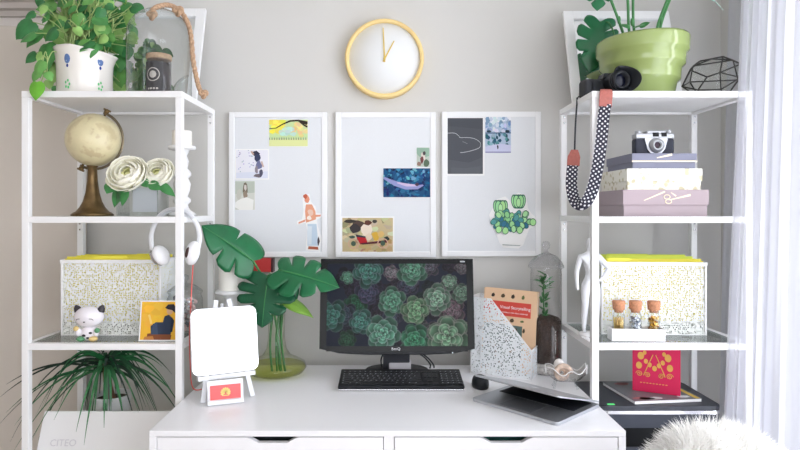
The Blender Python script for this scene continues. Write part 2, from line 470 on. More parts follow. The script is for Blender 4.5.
def jit(c, k=14): return tuple(max(0, min(255, v+rnd.randint(-k, k))) for v in c)

# yellow tree postcard
pl = [((228, 234, 166), [(0, 0), (1, 0), (1, .28), (0, .28)])]
for k in range(26): pl.append((jit((244, 232, 92)), blob(rnd.uniform(0, .38), rnd.uniform(.45, 1), .08, .08)))
for k in range(18): pl.append((jit((236, 216, 150)), blob(rnd.uniform(.62, 1), rnd.uniform(.4, .9), .07, .08)))
for k in range(14): pl.append((jit((196, 222, 210)), blob(rnd.uniform(.3, .65), rnd.uniform(.35, .7), .08, .07)))
for k in range(16): pl.append((jit((150, 170, 140)), [(k/16, .24), (k/16+.03, .24), (k/16+.02, .33), (k/16+.005, .33)]))
for q in stroke([(0, .66), (.18, .68), (.34, .82), (.55, .95), (.75, .97), (1.0, .86)], [.012, .014, .02, .03, .035, .07]): pl.append(((54, 46, 36), q))
for q in stroke([(.75, .97), (.9, .8), (1.0, .72)], [.02, .025, .03]): pl.append(((60, 50, 40), q))
picture('picture_postcard', 'yellow postcard of a bare tree branch over pale meadow', 'postcard', 269, 308, 119.5, 146.5, .001, (206, 228, 168), pl)
# dancer photograph
pl = [((222, 226, 240), [(0, 0), (1, 0), (1, .25), (0, .2)])]
for k in range(24): pl.append((jit((150, 158, 196), 20), blob(rnd.uniform(0, .6), rnd.uniform(.2, 1), .018, .02, 6)))
pl += [((58, 58, 78), blob(.62, .88, .12, .09)), ((60, 66, 96), blob(.68, .72, .09, .16)), ((196, 166, 150), stroke([(.55, .84), (.48, .96)], .03)[0]),
       ((120, 124, 160), blob(.72, .46, .10, .16)), ((150, 140, 150), blob(.64, .3, .05, .16)), ((206, 180, 170), stroke([(.8, .6), (.86, .4), (.9, .3)], .025)[0]), ((120, 110, 116), blob(.7, .1, .14, .07)), ((90, 88, 110), blob(.78, .2, .06, .14))]
picture('picture_print', 'white photo print of a dark haired dancer bending forward', 'photo', 235, 269, 149, 179.5, .0045, (234, 234, 242), pl)
# small faded portrait
pl = [((190, 198, 186), [(0, .55), (1, .6), (1, 1), (0, 1)]), ((120, 112, 96), blob(.52, .72, .13, .22)), ((150, 134, 118), blob(.52, .5, .11, .16)), ((214, 206, 200), blob(.52, .78, .07, .1)), ((240, 240, 236), blob(.5, .18, .5, .24)), ((200, 200, 190), blob(.2, .55, .12, .2))]
picture('picture_print', 'small faded portrait print pinned below the dancer photo', 'photo', 235, 255, 181, 210, .0008, (212, 214, 206), pl)
# woman cutout
cut = [(.35, .02), (.92, .0), (.98, .25), (.82, .45), (.8, .56), (1.0, .60), (.98, .66), (.78, .66), (.74, .78), (.56, .86), (.5, 1), (.28, 1), (.22, .9), (.26, .7), (.2, .56), (0, .53), (0, .47), (.35, .5), (.42, .35), (.36, .15)]
pl = [((196, 214, 230), [(.42, .48), (.78, .48), (.86, .1), (.42, .1)]), ((222, 232, 240), [(.42, .44), (.6, .44), (.58, .12), (.45, .12)]), ((232, 164, 132), [(.36, .82), (.6, .82), (.74, .7), (.76, .56), (.36, .5), (.32, .7)]),
      ((224, 150, 120), blob(.4, .91, .1, .07)), ((196, 96, 70), blob(.34, .96, .09, .04)), ((236, 200, 182), blob(.55, .68, .12, .06)), ((228, 158, 128), [(.74, .64), (.96, .64), (.94, .61), (.74, .6)]), ((228, 158, 128), [(.06, .51), (.34, .56), (.32, .52), (.06, .48)]), ((176, 96, 72), [(.44, .04), (.86, .03), (.84, .08), (.46, .09)]), ((70, 60, 70), blob(.86, .18, .05, .07)), ((250, 236, 226), blob(.5, .58, .1, .04))]
picture('cutout_picture', 'cut out figure of a person in pale jeans and peach top', 'cutout', 297, 322, 194, 251.5, .0003, None, pl, cut=cut)
# blue hammock print
pl = []
for k in range(150):
    u, v = rnd.random(), rnd.random(); cc = rnd.choice([(20, 64, 110), (30, 96, 140), (60, 140, 176), (24, 44, 84), (110, 176, 200)]) if v > .45 else rnd.choice([(20, 70, 116), (40, 110, 150), (26, 50, 100)])
    pl.append((jit(cc, 10), blob(u, v, rnd.uniform(.02, .06), rnd.uniform(.03, .09), 7, .4)))
for q in stroke([(0, .68), (.12, .58), (.28, .46), (.5, .36), (.72, .34), (.85, .42)], [.03, .05, .08, .10, .07, .02]): pl.append(((150, 156, 206), q))
for q in stroke([(.3, .5), (.5, .42), (.72, .4)], [.02, .05, .03]): pl.append(((206, 190, 220), q))
pl.append(((80, 60, 80), blob(.72, .44, .04, .06)))
picture('picture_postcard', 'blue postcard of a pale hammock between dark trees', 'postcard', 383, 430.5, 168, 197.5, .0012, (34, 84, 128), pl)
# tiny garden print
pl = [((150, 180, 160), blob(.5, .8, .6, .3)), ((226, 214, 206), blob(.5, .5, .2, .24)), ((120, 70, 70), blob(.4, .36, .14, .2)), ((90, 110, 90), blob(.75, .2, .24, .2)), ((80, 70, 76), blob(.6, .7, .12, .1)), ((150, 120, 110), blob(.2, .15, .2, .12))]
picture('picture_print', 'tiny garden print pinned above the blue hammock postcard', 'photo', 416.5, 429.5, 147.5, 167, .0006, (190, 200, 190), pl)
# vintage car painting
pl = []
for k in range(70):
    u, v = rnd.random(), rnd.random(); cc = rnd.choice([(196, 172, 128), (214, 192, 146), (176, 146, 110)]) if v < .35 else rnd.choice([(206, 190, 152), (220, 210, 176), (188, 176, 140), (160, 150, 110)])
    pl.append((jit(cc, 10), blob(u, v, .07, .08, 7, .4)))
pl += [((84, 66, 60), blob(.3, .78, .13, .16)), ((60, 54, 56), blob(.25, .68, .1, .14)), ((240, 224, 206), blob(.48, .64, .11, .2)), ((96, 56, 46), blob(.5, .86, .08, .07)), ((234, 214, 190), blob(.52, .45, .06, .1)), ((222, 178, 70), blob(.66, .48, .07, .14)), ((226, 190, 120), blob(.76, .52, .06, .1)),
       ((58, 50, 66), [(.26, .52), (.46, .46), (.46, .3), (.3, .36)]), ((190, 38, 44), [(.28, .44), (.46, .42), (.5, .28), (.36, .22)]), ((92, 40, 50), [(.34, .26), (.9, .36), (.9, .28), (.4, .22)]), ((50, 60, 60), blob(.88, .4, .06, .06)), ((64, 90, 80), blob(.19, .44, .06, .04)), ((60, 56, 50), blob(.14, .9, .12, .05)), ((70, 66, 60), blob(.64, .9, .05, .05))]
for cx, cy, rr in ((.22, .25, .11), (.8, .26, .11)):
    for i in range(14):
        a, b2 = 2*PI*i/14, 2*PI*(i+1)/14
        pl.append(((214, 176, 150), [(cx+rr*math.cos(a), cy+rr*1.4*math.sin(a)), (cx+rr*math.cos(b2), cy+rr*1.4*math.sin(b2)), (cx+rr*.8*math.cos(b2), cy+rr*1.1*math.sin(b2)), (cx+rr*.8*math.cos(a), cy+rr*1.1*math.sin(a))]))
    pl.append(((76, 96, 80), circ(cx, cy, rr*.45, rr*.7, 10)))
picture('picture_postcard', 'white bordered print of a red vintage motor carriage', 'postcard', 341, 394.3, 216.5, 253.5, .0055, (202, 184, 144), pl)
# dark photo with a light trail
pl = [((78, 81, 88), [(0, 1), (1, 1), (1, .8), (0, .86)]), ((92, 95, 102), [(0, 0), (1, 0), (1, .3), (.6, .2), (0, .26)]), ((98, 101, 108), [(.1, 0), (.9, 0), (.95, .14), (.5, .1), (.1, .12)])]
pts = [(0, .73), (.2, .73), (.32, .68), (.36, .65), (.6, .65), (.8, .62), (.93, .55), (.9, .47), (.7, .42), (.5, .39), (.36, .38)]
for q in stroke([(p.x, p.y) for p in bez([(a, b2, 0) for a, b2 in pts], 4)], .004): pl.append(((214, 216, 220), q))
for q in stroke([(.42, .58), (.56, .54)], .004): pl.append(((150, 152, 158), q))
picture('picture_print', 'dark grey photo with a curved white light trail', 'photo', 446, 484.5, 116.5, 175.5, .0065, (84, 87, 94), pl)
# mountain lake photo
pl = [((238, 240, 246), [(0, .75), (1, .85), (1, 1), (0, 1)])]
for k in range(60):
    u = rnd.random(); v = rnd.uniform(.2, .95)
    cc = rnd.choice([(150, 172, 206), (206, 216, 232), (120, 150, 190)]) if v > .55 else rnd.choice([(60, 120, 130), (90, 150, 156), (150, 184, 206), (44, 92, 110)])
    if abs(u-.45) < .13 and .5 < v: cc = (220, 226, 238)
    pl.append((jit(cc, 8), blob(u, v, .07, .06, 6, .4)))
pl += [((70, 96, 130), [(0, .50), (1, .51), (1, .535), (0, .53)]), ((40, 60, 74), blob(.14, .56, .1, .03)), ((40, 60, 74), blob(.86, .56, .1, .04)), ((206, 208, 234), [(0, 0), (1, 0), (1, .2), (.6, .24), (0, .16)]), ((36, 38, 60), blob(.49, .15, .03, .055)), ((140, 140, 190), [(0, 0), (1, 0), (1, .03), (0, .03)])]
picture('picture_print', 'blue photo of a figure before a mountain lake', 'photo', 485, 511, 114.5, 153, .0008, (180, 198, 220), pl)
# succulent cutout
cut = [(.22, .1), (.3, .02), (.62, .0), (.72, .06), (.84, .34), (1, .42), (1, .54), (.9, .62), (.82, .72), (.78, .94), (.62, 1.0), (.48, .92), (.46, .84), (.34, .93), (.16, .88), (.08, .72), (.0, .6), (.06, .42), (.12, .32)]
pl = []
def petal(cx, cy, rx, ry, rot, c1):
    o_ = [(cx+rx*math.cos(a)*math.cos(rot)-ry*math.sin(a)*math.sin(rot), cy+rx*math.cos(a)*math.sin(rot)+ry*math.sin(a)*math.cos(rot)) for a in [2*PI*i/14 for i in range(14)]]
    i_ = [(cx+(u-cx)*.82, cy+(v-cy)*.82) for u, v in o_]
    return [((58, 110, 92), o_), (c1, i_)]
for cx, cy, s in ((.24, .74, 1.0), (.62, .84, 1.0)):
    for dx, rot in ((-.08, .2), (.08, -.2), (0, 0), (-.04, .1), (.04, -.1)):
        pl += petal(cx+dx, cy, .075*s, .13*s, rot, jit((168, 226, 160), 8))
    pl += petal(cx, cy-.02, .05, .09, 0, (188, 236, 176))
for k in range(70):
    a = rnd.uniform(0, 2*PI); rr = math.sqrt(rnd.uniform(0, 1)); cx, cy = .48+.42*rr*math.cos(a), .50+.16*rr*math.sin(a)
    cc = rnd.choice([(164, 222, 156), (176, 228, 168), (90, 160, 160), (60, 120, 150), (150, 214, 150)])
    pl += petal(cx, cy, .07, .055, a, cc)
for cx, cy in ((.2, .34), (.34, .32), (.64, .33), (.92, .47)): pl += petal(cx, cy, .07, .07, .3, (176, 232, 160))
pl += [((150, 160, 160), [(.27, .075), (.66, .055), (.64, .045), (.28, .06)])]
picture('cutout_picture', 'white cutout drawing of green succulents in a bowl pot', 'cutout', 489, 536.5, 192.5, 248.5, .0003, None, pl, cut=cut)

# small red box fixed to the wall under the first board
x0, x1, z0, z1 = PX(246, 2.40), PX(273, 2.40), PZ(272, 2.40), PZ(258.5, 2.40)
t = thing('wall_box', 'small red box with dark end caps on wall behind monstera leaves', 'box', ((x0+x1)/2, YW, z0))
b = MB(); b.box(x0+.008, x1-.008, 2.40, YW-.0005, z0, z1, bev=.002); b.build('body', mat('red_plastic', (206, 58, 58), .5), t)
for xa in (x0, x1-.008):
    b = MB(); b.box(xa, xa+.008, 2.398, YW-.0005, z0-.001, z1+.001, bev=.002); b.build('end_cap', mat('dark_red', (70, 30, 36), .5), t)

# ------------------------------------------------------------------ mirrors leaning on top of the shelves
def leaning_mirror(x0, x1, zh, label):
    yb, yt = 2.215, 2.345; lean = math.atan2(yt-yb, zh)
    t = thing('leaning_mirror', label, 'mirror', ((x0+x1)/2, yb, T1+.0005)); t.rotation_euler = (-lean, 0, 0)
    W = (x1-x0)/2; H = math.hypot(zh, yt-yb); w = .036
    WM[t] = Matrix.Translation(t.location) @ Matrix.Rotation(-lean, 4, 'X')
    b = MB()
    for a in ((-W, -W+w, 0, H), (W-w, W, 0, H), (-W+w, W-w, 0, w), (-W+w, W-w, H-w, H)): b.box(a[0], a[1], 0, .018, a[2], a[3], bev=.0015)
    b.build('frame', M_frame, t, local=True)
    b = MB(); b.box(-W+w*.9, W-w*.9, .009, .014, w*.9, H-w*.9); b.build('mirror_glass', M_mirror, t, local=True)
leaning_mirror(PX(115, 2.35), PX(206, 2.35), .41, 'white framed mirror leaning on wall behind glass dome')
leaning_mirror(PX(563, 2.35), PX(668, 2.35), .40, 'white framed mirror leaning on wall behind green pot')

# ------------------------------------------------------------------ leaves
HEART = bez([(0, .0, 0), (-.10, .16, 0), (-.10, .34, 0), (.06, .47, 0), (.30, .50, 0), (.55, .43, 0), (.78, .26, 0), (.93, .09, 0), (1, 0, 0)], 10)
OVAL = bez([(0, .0, 0), (-.05, .16, 0), (.0, .33, 0), (.15, .46, 0), (.36, .50, 0), (.60, .40, 0), (.80, .22, 0), (.94, .06, 0), (1, 0, 0)], 5)
def leaf(b, base, tip, nrm, width, m, slits=(), droop=.12, cup=.18, n=12, gap=.022, inner=.42, pairs=None):
    """leaf blade: base -> tip along the midrib; slits = places along the edge (0 base .. 1 tip) where the blade is cut"""
    base = Vector(base); tip = Vector(tip); d = tip-base; L = d.length; d.normalize()
    nrm = Vector(nrm); lat = d.cross(nrm).normalized(); nn = lat.cross(d).normalized()
    def pt(s, q):
        return base + d*(s*L) + lat*q + nn*(-droop*L*max(s, 0)**2 + droop*.35*L*s - cup*q*q/max(width, 1e-6))
    k = b.mi(m)
    O_ = HEART if slits else OVAL
    def out(s_):
        f = min(max(s_, 0), 1)*(len(O_)-1); i = min(int(f), len(O_)-2); return O_[i].lerp(O_[i+1], f-i)
    def P_(s_, f, side):
        o = out(s_); ms = .86*s_**1.15; x = ms+(o.x-ms)*f; y = o.y*f
        bulge = 1 + (.0)*f
        return pt(x, side*y*width*bulge)
    rowsN = 7 if slits else 3
    for side in (-1, 1):
        cuts = sorted(slits if side < 0 or pairs is None else pairs)
        bounds = [0]+list(cuts)+[1]
        for a, c in zip(bounds, bounds[1:]):
            cols = max(2, int(round((c-a)*(22 if slits else n))))
            prev = None
            for q in range(cols+1):
                u = q/cols; row = []
                for r_ in range(rowsN+1):
                    f = r_/rowsN
                    g = 0 if f <= inner else gap*((f-inner)/(1-inner))**.7
                    lo = a + (g if a > 0 else 0); hi = c - (g if c < 1 else 0)
                    edge = 1.0
                    if slits and f > .8:
                        if a > 0: edge -= .10*max(0, 1-u*3.2)**2*(f-.8)/.2
                        if c < 1: edge -= .10*max(0, 1-(1-u)*3.2)**2*(f-.8)/.2
                    row.append(b.bm.verts.new(P_(lo+(hi-lo)*u, f*edge, side)))
                if prev:
                    for r_ in range(rowsN):
                        q4 = [prev[r_], prev[r_+1], row[r_+1], row[r_]]
                        if (q4[0].co-q4[3].co).length < 1e-9: q4 = q4[:3]
                        f_ = b.bm.faces.new(q4 if side > 0 else q4[::-1]); f_.material_index = k; f_.smooth = True
                prev = row
    return pt
def monstera(label, base, tip, nrm, width, stem_pts, m, splits=5, droop=.15, cup=.25, pairs=None, group='monstera leaves in the glass vase', stem_r=.0042, root=None):
    t = thing('monstera_leaf', label, 'leaf', root or stem_pts[0], 0, group)
    b = MB(); pt = leaf(b, base, tip, nrm, width, m, splits, droop, cup, pairs=pairs)
    bmesh.ops.remove_doubles(b.bm, verts=b.bm.verts, dist=1e-5)
    lb = b.build('leaf_blade', m, t, fix=False, solid=.0008)
    b = MB(); ln = [pt(i/10, 0)+(Vector(nrm).normalized()*.0008) for i in range(11)]
    b.tube(ln, [.0028*(1-i/11)+.0005 for i in range(11)], seg=5)
    b.build('midrib', M_rib, lb)
    b = MB(); b.tube(bez(list(stem_pts)+[Vector(base)], 10), stem_r, seg=8); b.build('stem', M_stem, t)
    return t

# glass vase with the monstera cuttings
VC = Vector((PX(276.5, 2.19), 2.19, DZ+.0005))
t = thing('glass_vase', 'flat bottomed clear glass vase with tall neck, yellowish water inside', 'vase', VC)
prof = [(0, 0), (.07, 0), (.098, .010), (.109, .026), (.104, .042), (.080, .056), (.052, .070), (.036, .095), (.031, .13), (.030, .18), (.032, .235), (.036, .262), (.038, .268)]
b = MB(); b.lathe(prof, VC, 48); b.build('glass_body', thin_glass('vase_glass', (250, 252, 244), 1.5, edge=.78), t)
b = MB(); b.lathe([(0, .002), (.069, .002), (.096, .012), (.106, .026), (.101, .036), (0, .036)], VC, 48); b.build('water', thin_glass('water_tint', (246, 247, 206), 1.1, .15, edge=.9), t)
vb = lambda px, dy=0.: Vector((PX(px, 2.19), 2.19+dy, DZ+.012))
vm = lambda px, py, Y=2.19: P(px, py, Y)
monstera('large glossy monstera leaf reaching toward the white candle', P(253, 261, 2.15), P(203, 224, 2.09), (-.30, -.72, .75), .175, [vb(281), vm(277, 330), vm(270, 296, 2.18), vm(262, 276, 2.17)], M_monst, (.42, .62), .12, .5, pairs=(.55,))
monstera('deeply split monstera leaf hanging low over the vase neck', P(268, 276, 2.13), P(261, 327, 2.05), (-.12, -1, .30), .225, [vb(272), vm(270, 345), vm(272, 318, 2.20), vm(274, 290, 2.19), vm(271, 275, 2.16)], M_monst2, (.36, .50, .64, .78), .10, .3)
monstera('split monstera leaf reaching out in front of the monitor', P(279, 270, 2.09), P(338, 284, 2.0), (.10, -.78, .62), .175, [vb(285), vm(281, 335), vm(283, 300, 2.2), vm(279, 275, 2.17)], M_monst, (.34, .50, .66), .14, .35, pairs=(.40, .58, .74))
t = thing('monstera_leaf', 'rolled young light green monstera leaf beside the vase neck', 'leaf', vb(277), 0, 'monstera leaves in the glass vase')
b = MB(); leaf(b, P(283, 297, 2.15), P(313, 314, 2.10), (.2, -.8, .6), .05, M_young, (), .3, 1.0); b.build('leaf_blade', M_young, t, fix=False, solid=.001)
b = MB(); b.tube(bez([vb(277), vm(276, 340), vm(279, 312), P(283, 297, 2.15)], 8), .0035); b.build('stem', M_stem, t)
t = thing('monstera_leaf', 'small shaded monstera leaf tucked under the split leaves', 'leaf', vb(279), 0, 'monstera leaves in the glass vase')
b = MB(); leaf(b, P(287, 268, 2.16), P(296, 306, 2.15), (.3, -.9, .2), .07, M_monst, (), .15, .3); b.build('leaf_blade', M_monst, t, fix=False, solid=.001)
b = MB(); b.tube(bez([vb(279, .01), vm(278, 340, 2.2), vm(282, 300, 2.21), P(287, 268, 2.17)], 8), .0035); b.build('stem', M_stem, t)

# ------------------------------------------------------------------ candles
def baluster(name, label, cx, cy, z0, H, R0, plate, group, vals):
    t = thing(name, label, 'candlestick', (cx, cy, z0), 0, group)
    b = MB(); b.lathe([(0, 0), (R0, 0), (R0, .006), (R0*.86, .012), (R0*.6, .02), (R0*.5, .028)], (cx, cy, z0), 32); b.build('base', M_white, t)
    b = MB(); b.lathe([(R0*.5, .026)] + [(R0*r_, h*H) for r_, h in vals] + [(plate*.5, H-.02), (plate*.62, H-.013)], (cx, cy, z0), 32); b.build('stem', M_white, t)
    b = MB(); b.lathe([(0, H-.014), (plate*.9, H-.014), (plate, H-.010), (plate, H-.003), (plate*.95, H), (0, H)], (cx, cy, z0), 32); b.build('drip_plate', M_white, t)
def candle(label, cx, cy, z0, r, h):
    t = thing('pillar_candle', label, 'candle', (cx, cy, z0), 0, 'white pillar candles')
    b = MB(); b.lathe([(0, 0), (r*.97, 0), (r, .003), (r, h-.004), (r*.96, h), (r*.6, h-.003), (0, h-.004)], (cx, cy, z0), 32); b.build('wax', M_cream, t)
    b = MB(); b.tube([(cx, cy, z0+h-.004), (cx+.001, cy, z0+h+.008)], .0012, seg=6); b.build('wick', M_blackr, t)
V1 = [(.42, .16), (.62, .20), (.62, .24), (.40, .28), (.55, .36), (.62, .46), (.44, .54), (.66, .58), (.66, .62), (.38, .68), (.5, .78), (.34, .86)]
cx, cy = PX(182, 2.13), 2.13
baluster('candlestick', 'turned white candlestick on the shelf beside the flowers', cx, cy, T2, PZ(146, 2.13)-T2, .048, .047, 'white turned candlesticks', V1)
candle('short white candle on the turned candlestick in the shelf', cx, cy, PZ(146, 2.13)+.0004, .034, .053)
cx, cy = PX(231, 2.2), 2.2
baluster('candlestick', 'turned white candlestick standing on desk behind the easel mirror', cx, cy, DZ+.0004, PZ(290, 2.2)-DZ, .06, .056, 'white turned candlesticks', V1)
candle('tall white candle on desk behind the large monstera leaf', cx, cy, PZ(290, 2.2)+.001, .044, PZ(253, 2.2)-PZ(290, 2.2))

# ------------------------------------------------------------------ easel mirror
E0 = Vector((PX(226, 1.925), 1.925, DZ))
t = thing('easel_mirror', 'small square mirror with rounded corners on white wooden easel', 'mirror', E0, R(27))
lean = Matrix.Translation((0, 0, .066)) @ Matrix.Rotation(R(-11), 4, 'X')
M_easel = mat('easel_white', (232, 234, 238), .5)
b = MB(); b.prism(rrect(-.104, .104, .012, .218, .022), -.011, -.004, 'XZ', T=lean); b.build('mirror_glass', mat('easel_mirror_glass', (244, 244, 244), .03, metal=1), t, local=True)
b = MB(); b.prism(rrect(-.1055, .1055, .0105, .2195, .023), -.0039, .004, 'XZ', T=lean); b.build('mirror_back', M_easel, t, local=True)
b = MB(); b.box(-.090, .090, -.022, .006, -.004, .0095, T=lean, bev=.001); b.build('ledge', M_easel, t, local=True)
for sx in (-1, 1):
    b = MB(); T = Matrix.Translation((sx*.055, -.012, .0755)) @ Matrix.Rotation(R(-11), 4, 'X') @ Matrix.Rotation(R(sx*9), 4, 'Y')
    A = Vector((sx*.078, -.030, .001)); B = Vector((sx*.020, .058, .304))
    dr = (B-A).normalized()
    zax = dr; xax = Vector((1, 0, 0)); yax = zax.cross(xax).normalized(); xax = yax.cross(zax)
    T = Matrix((( xax.x, yax.x, zax.x, A.x), (xax.y, yax.y, zax.y, A.y), (xax.z, yax.z, zax.z, A.z), (0, 0, 0, 1)))
    b.box(-.007, .007, -.005, .005, 0, (B-A).length, T=T); b.build('leg', M_easel, t, local=True)
b = MB(); b.tube([(0, .062, .29), (0, .13, .005)], .006, seg=4); b.build('leg', M_easel, t, local=True)
C0 = Vector((PX(226, 1.86), 1.857, DZ+.0005))
t = thing('card_holder', 'small red card with gold emblem in white stand under the mirror', 'card', C0, R(20))
lean = Matrix.Rotation(R(-12), 4, 'X')
b = MB(); b.box(-.054, .054, 0, .006, 0, .072, T=lean); b.box(-.054, .054, -.012, 0, 0, .012, T=lean); b.build('stand', M_easel, t, local=True)
b = MB(); b.box(-.046, .046, -.0016, -.0002, .014, .057, T=lean); cd = b.build('card', mat('red_card', (232, 104, 104), .5), t, local=True)
b = MB()
for i in range(9):
    a = R(-160+i*27.5+90); T = lean @ Matrix.Translation((0, -.0020, .034)) @ Matrix.Rotation(R(-110+i*27.5), 4, 'Y')
    b.prism([(-.002, .002), (.002, .002), (.004, .012), (0, .016), (-.004, .012)], -.0003, .0001, 'XZ', T=T)
b.prism([(-.011, .024), (.011, .024), (.011, .0265), (-.011, .0265)], -.0022, -.0018, 'XZ', T=lean)
b.build('emblem', mat('card_gold', (240, 216, 130), .5), cd, local=True)

# ------------------------------------------------------------------ monitor
MX = PX(397, 2.07)
t = thing('computer_monitor', 'black computer monitor showing succulents on its screen', 'monitor', (MX, 2.17, DZ))
tilt = Matrix.Translation((MX, 2.055, PZ(355, 2.055))) @ Matrix.Rotation(R(-9), 4, 'X')
W2 = .2665; H = .330
def bowed(z0): return [(-W2, .02), (-W2*.75, .005), (-W2*.4, 0), (W2*.4, 0), (W2*.75, .005), (W2, .02), (W2*.985, H), (-W2*.985, H)]
b = MB(); b.prism(bowed(0), .004, .035, 'XZ', T=tilt); cs = b.build('casing', M_black, t, bev=.003)
b = MB(); sx0, sx1, sz0, sz1 = -.243, .243, .030, .312
for a in ((-W2, sx0, .02, H-.001), (sx1, W2, .02, H-.001), (sx0, sx1, .012, sz0), (sx0, sx1, sz1, H-.001)): b.box(a[0], a[1], -.002, .0045, a[2], a[3], T=tilt)
bz = b.build('bezel', M_blackg, t)
b = MB(); b.box(sx0, sx1, .001, .0055, sz0, sz1, T=tilt); sc = b.build('screen', screenmat((34, 40, 54)), t)
import numpy as np
NXs, NYs = 300, 176; rs = random.Random(11)
gx_, gy_ = np.meshgrid(np.arange(NXs), np.arange(NYs)); img = np.zeros((NYs, NXs, 3)); img[:] = (26, 30, 44)
sc_k = NXs/570.0
def petal2(cx, cy, ang, ln, wd, base_c, tip_c, edge_c):
    x0, x1 = int(max(0, cx-ln*1.15)), int(min(NXs, cx+ln*1.15+2)); y0, y1 = int(max(0, cy-ln*1.15)), int(min(NYs, cy+ln*1.15+2))
    if x1 <= x0 or y1 <= y0: return
    X = gx_[y0:y1, x0:x1]-cx; Y = gy_[y0:y1, x0:x1]-cy; ca, sa = math.cos(ang), math.sin(ang)
    u = (X*ca+Y*sa)/ln; v = (-X*sa+Y*ca)/(wd*.5)
    uu = np.clip(u, 0, 1); prof = np.where(uu < .62, .30+.70*np.sin(np.clip(uu/.62, 0, 1)*PI/2), np.sqrt(np.clip(1-((uu-.62)/.38)**2, 0, 1)))
    prof = prof + .12*np.clip(1-np.abs(uu-.97)/.06, 0, 1)
    e = np.abs(v)/np.maximum(prof, 1e-3); ins = (u > 0) & (u < 1.03) & (e < 1)
    rim = np.clip(np.maximum((e-.74)/.22, (u-.90)/.10), 0, 1)[..., None]
    sh = (.45+.55*np.clip(u, 0, 1)-.10*np.abs(v))[..., None]
    c_ = np.array(base_c)*(1-uu[..., None])+np.array(tip_c)*uu[..., None]
    c_ = c_*sh*(1-rim*.85)+np.array(edge_c)*rim*.85
    reg = img[y0:y1, x0:x1]; reg[ins] = c_[ins]
def rosette(zx, zy, r, hue, dim=1.):
    cx = (zx-38)*sc_k; cy = (zy-50)*NYs/326.; r = r*sc_k*1.12
    for k, ln, sc_ in ((6, 1.0, .62), (6, .80, .80), (5, .60, .98), (5, .42, 1.12), (4, .26, 1.28), (3, .15, 1.4)):
        a0 = rs.random()*6
        for i in range(k):
            v = sc_*rs.uniform(.9, 1.1)*dim; tc_ = [min(255, h*v) for h in hue]; bc_ = [h*v*.36 for h in hue]
            ec_ = (min(255, hue[0]*v*1.05+36*dim), min(255, hue[1]*v*.86+22*dim), min(255, hue[2]*v*.95+30*dim))
            petal2(cx, cy, a0+2*PI*i/k+rs.uniform(-.16, .16), r*ln*rs.uniform(.86, 1.1), r*ln*rs.uniform(.72, .9), bc_, tc_, ec_)
G1 = (66, 124, 110); G2 = (88, 148, 120); G3 = (72, 84, 104); G4 = (112, 152, 128); G5 = (122, 124, 128)
for k in range(34): rosette(rs.uniform(30, 610), rs.uniform(45, 385), rs.uniform(26, 50), rs.choice([(52, 58, 80), (44, 66, 74), (62, 60, 84), (38, 74, 68), (70, 66, 84)]), .6)
for a in ((155, 215, 46, (44, 110, 76), .75), (205, 165, 48, (74, 82, 110), .8), (120, 350, 36, (50, 100, 72), .8), (545, 235, 48, (130, 120, 126), .8), (370, 130, 44, G3, .8), (300, 265, 44, G3, .75), (110, 250, 44, (60, 80, 94), .8), (450, 60, 44, (100, 106, 116), .8), (440, 320, 46, (100, 112, 112), .8),
          (120, 105, 26, G2, 1), (300, 85, 30, G5, 1), (535, 122, 32, G4, 1), (585, 165, 40, G4, .85), (590, 65, 28, G5, .8), (205, 80, 62, G1, 1), (385, 75, 58, G2, 1), (55, 255, 60, G1, .9), (300, 200, 56, G2, 1), (485, 190, 58, G4, 1.05), (175, 280, 48, G1, 1), (398, 235, 54, (104, 150, 112), 1.05), (390, 350, 58, (70, 154, 112), .9), (265, 325, 66, (92, 150, 126), 1.08), (525, 335, 84, (110, 154, 122), 1.0)):
    rosette(*a)
img = (img + (np.roll(img, 1, 0)+np.roll(img, 1, 1))*.35)/1.7
vs_ = []; y_ = .0002
for jy in range(NYs):
    for ix in range(NXs): vs_.append(tilt @ Vector((sx0+(sx1-sx0)*ix/(NXs-1), y_, sz1-(sz1-sz0)*jy/(NYs-1))))
Wi = WM[sc].inverted(); fs_ = [(jy*NXs+ix, (jy+1)*NXs+ix, (jy+1)*NXs+ix+1, jy*NXs+ix+1) for jy in range(NYs-1) for ix in range(NXs-1)]
me = bpy.data.meshes.new('screen_image'); me.from_pydata([Wi @ v for v in vs_], [], fs_)
ca_ = me.color_attributes.new('picture', 'FLOAT_COLOR', 'POINT'); q_ = img.reshape(-1, 3)/255.; q_ = np.where(q_ <= .04045, q_/12.92, ((q_+.055)/1.055)**2.4)
ca_.data.foreach_set('color', np.concatenate([q_, np.ones((len(q_), 1))], 1).astype(np.float32).ravel())
ms_ = mat('screen_picture', (6, 7, 8), .35, spec=.14); b_ = ms_.node_tree.nodes['Principled BSDF']; at_ = ms_.node_tree.nodes.new('ShaderNodeAttribute'); at_.attribute_name = 'picture'
ms_.node_tree.links.new(at_.outputs['Color'], b_.inputs['Emission Color']); b_.inputs['Emission Strength'].default_value = SCREEN
me.materials.append(ms_); o = bpy.data.objects.new('screen_image', me); COL.objects.link(o); o.parent = sc; WM[o] = WM[sc]
lettering('BenQ', .013, tilt @ Matrix.Translation((-.004, -.0028, .0205)) @ FRONT, mat('logo_silver', (200, 202, 206), .3), bz)
b = MB(); b.box(.221, .238, -.0026, -.0018, H-.013, H-.008, T=tilt); b.build('model_marking', mat('mark_grey', (150, 154, 160), .4), bz)
b = MB(); b.cyl((.19, -.002, .008), .0022, -.001, axis='Y', T=tilt, seg=10); b.build('power_led', mat('led_white', (230, 236, 244), .4, emit=.6), bz)
nx0, nx1 = PX(383, 2.12), PX(410, 2.12)
